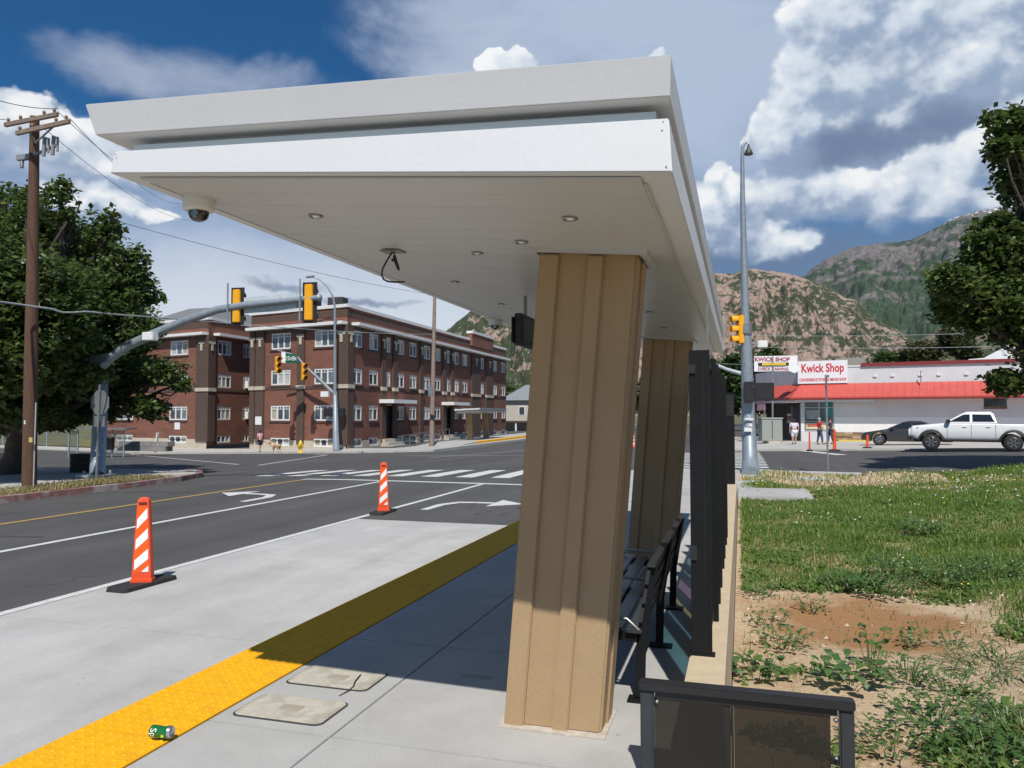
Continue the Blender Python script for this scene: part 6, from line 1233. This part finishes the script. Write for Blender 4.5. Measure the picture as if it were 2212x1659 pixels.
# low broadleaf ground cover
gc = leaf_mat('weed_leaf', (.065, .145, .025), (.17, .26, .06), .35); mb = MB(); k_ = 0
def leafq(mb, p, az, L, w, rise, curl=.0):
    d = Vector((math.cos(az), math.sin(az), 0)); s = Vector((-d.y, d.x, 0)); a = p; m_ = p+d*L*.5+Vector((0, 0, rise*L)); e = p+d*L+Vector((0, 0, rise*L*.9-curl*L)); o = len(mb.v)
    q1 = p+d*L*.25+Vector((0, 0, rise*L*.55)); q2 = p+d*L*.78+Vector((0, 0, rise*L*1.0-curl*L*.35))
    mb.v += [tuple(a), tuple(q1-s*w*.8), tuple(q1+s*w*.8), tuple(q2-s*w*.75+Vector((0, 0, .1*w))), tuple(q2+s*w*.75+Vector((0, 0, .1*w))), tuple(e)]
    mb.f += [(o, o+2, o+1), (o+1, o+2, o+4, o+3), (o+3, o+4, o+5)]
while k_ < 17000:
    y = 3.0+17*(rg_.random()**1.35); x = rg_.random()*(1.6+y*.62); n = MN.noise(Vector((x*1.5, y*1.5, 9.1)))
    if cover(x, y) < .12 or n < -.05-(.25 if y < 5.8 else 0): k_ += .25; continue
    z = lotz(x, y)
    for j in range(4): leafq(mb, Vector((x+rg_.gauss(0, .03), y+rg_.gauss(0, .03), z)), rg_.random()*6.28, rg_.uniform(.025, .065)*(1+.04*y), rg_.uniform(.008, .017)*(1+.04*y), rg_.uniform(.2, .9), .2)
    k_ += 1
mb.m = [0]*len(mb.f); mb.sm = [False]*len(mb.f); tag(mb.build('weeds', gc, fix=False), 'low broadleaf weeds creeping over the sandy soil', 'weeds', kind='stuff')
# single weed plants that can be told apart
weed_l = leaf_mat('plant_leaf', (.055, .13, .03), (.12, .21, .055), .3); blade_l = leaf_mat('plant_blade', (.07, .14, .045), (.13, .21, .07), .3)
def weed(px, py, r, label, n, L, w, lm=weed_l, rise=(.4, 1.1), stem=.12):
    p = None
    lo, hi = 1.0, 60.0; d = ray(px, py)
    for i in range(50):
        m_ = (lo+hi)/2; q = EYEV+d*m_
        if q.z > lotz(q.x, q.y): lo = m_
        else: hi = m_
    p = EYEV+d*lo; t = thing('weed_plant', tuple(p), label, 'plant', 'weeds on the sandy lot'); mb = MB(); st_ = MB()
    for i in range(n):
        a = rg_.random()*6.28; q = r*math.sqrt(rg_.random()); b = Vector((q*math.cos(a), q*math.sin(a), 0)); h = stem*rg_.uniform(.3, 1.2)
        top = b*1.15+Vector((0, 0, h))
        if i % 4 == 0: st_.tube([tuple(b*.3+Vector((0, 0, -.05))), tuple(top)], [.004, .002], 4, cap=False)
        leafq(mb, top, a+rg_.gauss(0, .9), L*rg_.uniform(.6, 1.25), w*rg_.uniform(.7, 1.2), rg_.uniform(*rise)*.5, rg_.uniform(.1, .6))
    mb.m = [0]*len(mb.f); mb.sm = [False]*len(mb.f); mb.build('leaf', lm, t, fix=False)['kind'] = 'stuff'
    if st_.v: st_.build('stem', lm, t, fix=False)['kind'] = 'stuff'
weed(1640, 1465, .16, 'bright green broadleaf weed against the near end of the wall', 46, .085, .030)
weed(1690, 1400, .20, 'spreading weed beside the wall just behind the bright one', 70, .06, .018)
weed(1660, 1350, .16, 'small weed on the sand close to the wall', 44, .055, .016)
weed(1835, 1480, .20, 'large leaved weed right behind the smoked panel', 60, .10, .036)
weed(1880, 1440, .12, 'tall thin weed in the middle of the sand patch', 30, .07, .024, stem=.25)
weed(1960, 1470, .24, 'dense ferny weed right of the smoked panel', 130, .05, .013)
weed(2060, 1500, .22, 'ferny weed near the right edge of the sand', 110, .05, .013)
weed(1640, 1290, .18, 'weed clump hugging the wall by the sand patch', 60, .05, .015)
weed(1840, 1270, .30, 'wide leafy weed clump behind the sand patch', 120, .07, .022)
weed(1930, 1250, .28, 'upright leafy weed in the middle of the lot', 120, .085, .02, stem=.22)
weed(2130, 1250, .35, 'dark bushy weed at the right edge of the lot', 150, .07, .024, stem=.2)
weed(1970, 1395, .14, 'small weed on the bare sand', 40, .06, .017)
weed(2150, 1450, .26, 'arching grass tussock near the right edge', 120, .26, .007, blade_l, (.6, 1.3), .03)
weed(2100, 1640, .25, 'leafy weed at the bottom right corner', 120, .06, .018)
weed(1930, 1620, .25, 'grey green weed right of the panel post', 130, .05, .014)
weed(2190, 1590, .22, 'grass tuft at the right edge near the bottom', 90, .22, .006, blade_l, (.7, 1.3), .03)
weed(1905, 1285, .34, 'broad bushy weed at the back edge of the red soil', 150, .075, .022, stem=.16)
weed(2030, 1260, .34, 'bushy weed between the red soil and the right edge', 150, .075, .022, stem=.18)
weed(1755, 1320, .14, 'flat weed on the red soil near the wall', 50, .05, .013)
weed(2010, 1560, .26, 'low leafy weed in the bottom right sand', 140, .055, .016)
weed(1990, 1155, .30, 'dark leafy weed in the far grass', 110, .09, .03, stem=.2)
weed(2060, 1400, .10, 'tiny weed on the far side of the sand', 24, .05, .015)
# flowers, stones and dandelion clocks
fl = MB(); fy = MB(); stn = MB()
def dot(mb, p, r):
    o = len(mb.v)
    for k in range(6): a = k*math.pi/3; mb.v.append((p.x+r*math.cos(a), p.y+r*math.sin(a), p.z))
    mb.v += [(p.x, p.y, p.z+r*.8), (p.x, p.y, p.z-r*.5)]
    for k in range(6): mb.f += [(o+k, o+(k+1) % 6, o+6), (o+(k+1) % 6, o+k, o+7)]
for i in range(620):
    y = 6.5+16.5*rg_.random()**.8; x = rg_.random()*(1.6+y*.6)
    if y > 24-.23*(max(x, 1)-1): continue
    if MN.noise(Vector((x*.5, y*.5, 1.7))) < .1 and y < 19: continue
    p = Vector((x, y, lotz(x, y)+rg_.uniform(.04, .14))); (dot(fy, p, .004+.0011*y) if rg_.random() < .12 else dot(fl, p, .003+.0010*y))
for i in range(700):
    y = 3.2+20*rg_.random()**1.6; x = rg_.random()*(1.4+y*.6)
    if y > 24-.23*(max(x, 1)-1): continue
    if cover(x, y) > .5 and y < 19: continue
    r = rg_.uniform(.006, .022)*(1+.06*y*rg_.random()); o = len(stn.v); dot(stn, Vector((x, y, lotz(x, y)+r*.2)), r)
    for q in range(o, len(stn.v)): v = stn.v[q]; stn.v[q] = (v[0]+rg_.uniform(-.3, .3)*r, v[1]+rg_.uniform(-.3, .3)*r, v[2])
for m_, nm, mm, lab in ((fl, 'white_flowers', mat('petal_white', (.80, .80, .76), .7, var=.05), 'tiny white flowers scattered in the far grass'), (fy, 'yellow_flowers', mat('petal_yellow', (.80, .60, .04), .7, var=.05), 'tiny yellow flowers scattered in the grass'), (stn, 'pebbles', mat('pebble', (.46, .36, .25), .9, var=.2, vscale=12), 'small pale stones on the sandy soil')):
    m_.m = [0]*len(m_.f); m_.sm = [False]*len(m_.f); tag(m_.build(nm, mm, fix=False), lab, 'flowers' if 'flow' in nm else 'pebbles', kind='stuff')
# verge grass at the far kerb
mb = MB()
for i in range(9000):
    y = rg_.uniform(6, 20.2); x = rg_.uniform(-19.0, -16.95)
    if x < -18.2-.05*(y-16) and rg_.random() < .5: continue
    blade(mb.v, mb.f, Vector((x, y, G(x, y)+.14)), rg_.uniform(.06, .16), .010, rg_.random()*6.28, rg_.uniform(.2, .9))
mb.m = [0]*len(mb.f); mb.sm = [False]*len(mb.f); tag(mb.build('verge_grass', g2, fix=False), 'dry grass along the faded red kerb', 'grass', kind='stuff')
# ------------------------------------------------------------------ air
hz = MB().box(-7600, -900, -30, 7600, 7600, 1900).build('haze', None); hz.data.materials.clear()
hm = bpy.data.materials.new('haze_air'); hm.use_nodes = True; t = hm.node_tree; t.nodes.clear()
pv = t.nodes.new('ShaderNodeVolumePrincipled'); pv.inputs['Color'].default_value = (.88, .93, 1.0, 1); pv.inputs['Density'].default_value = 1.6e-5; pv.inputs['Anisotropy'].default_value = .2
o = t.nodes.new('ShaderNodeOutputMaterial'); t.links.new(pv.outputs[0], o.inputs['Volume']); hz.data.materials.append(hm); tag(hz, 'thin blue summer haze over the valley', 'haze', kind='stuff')
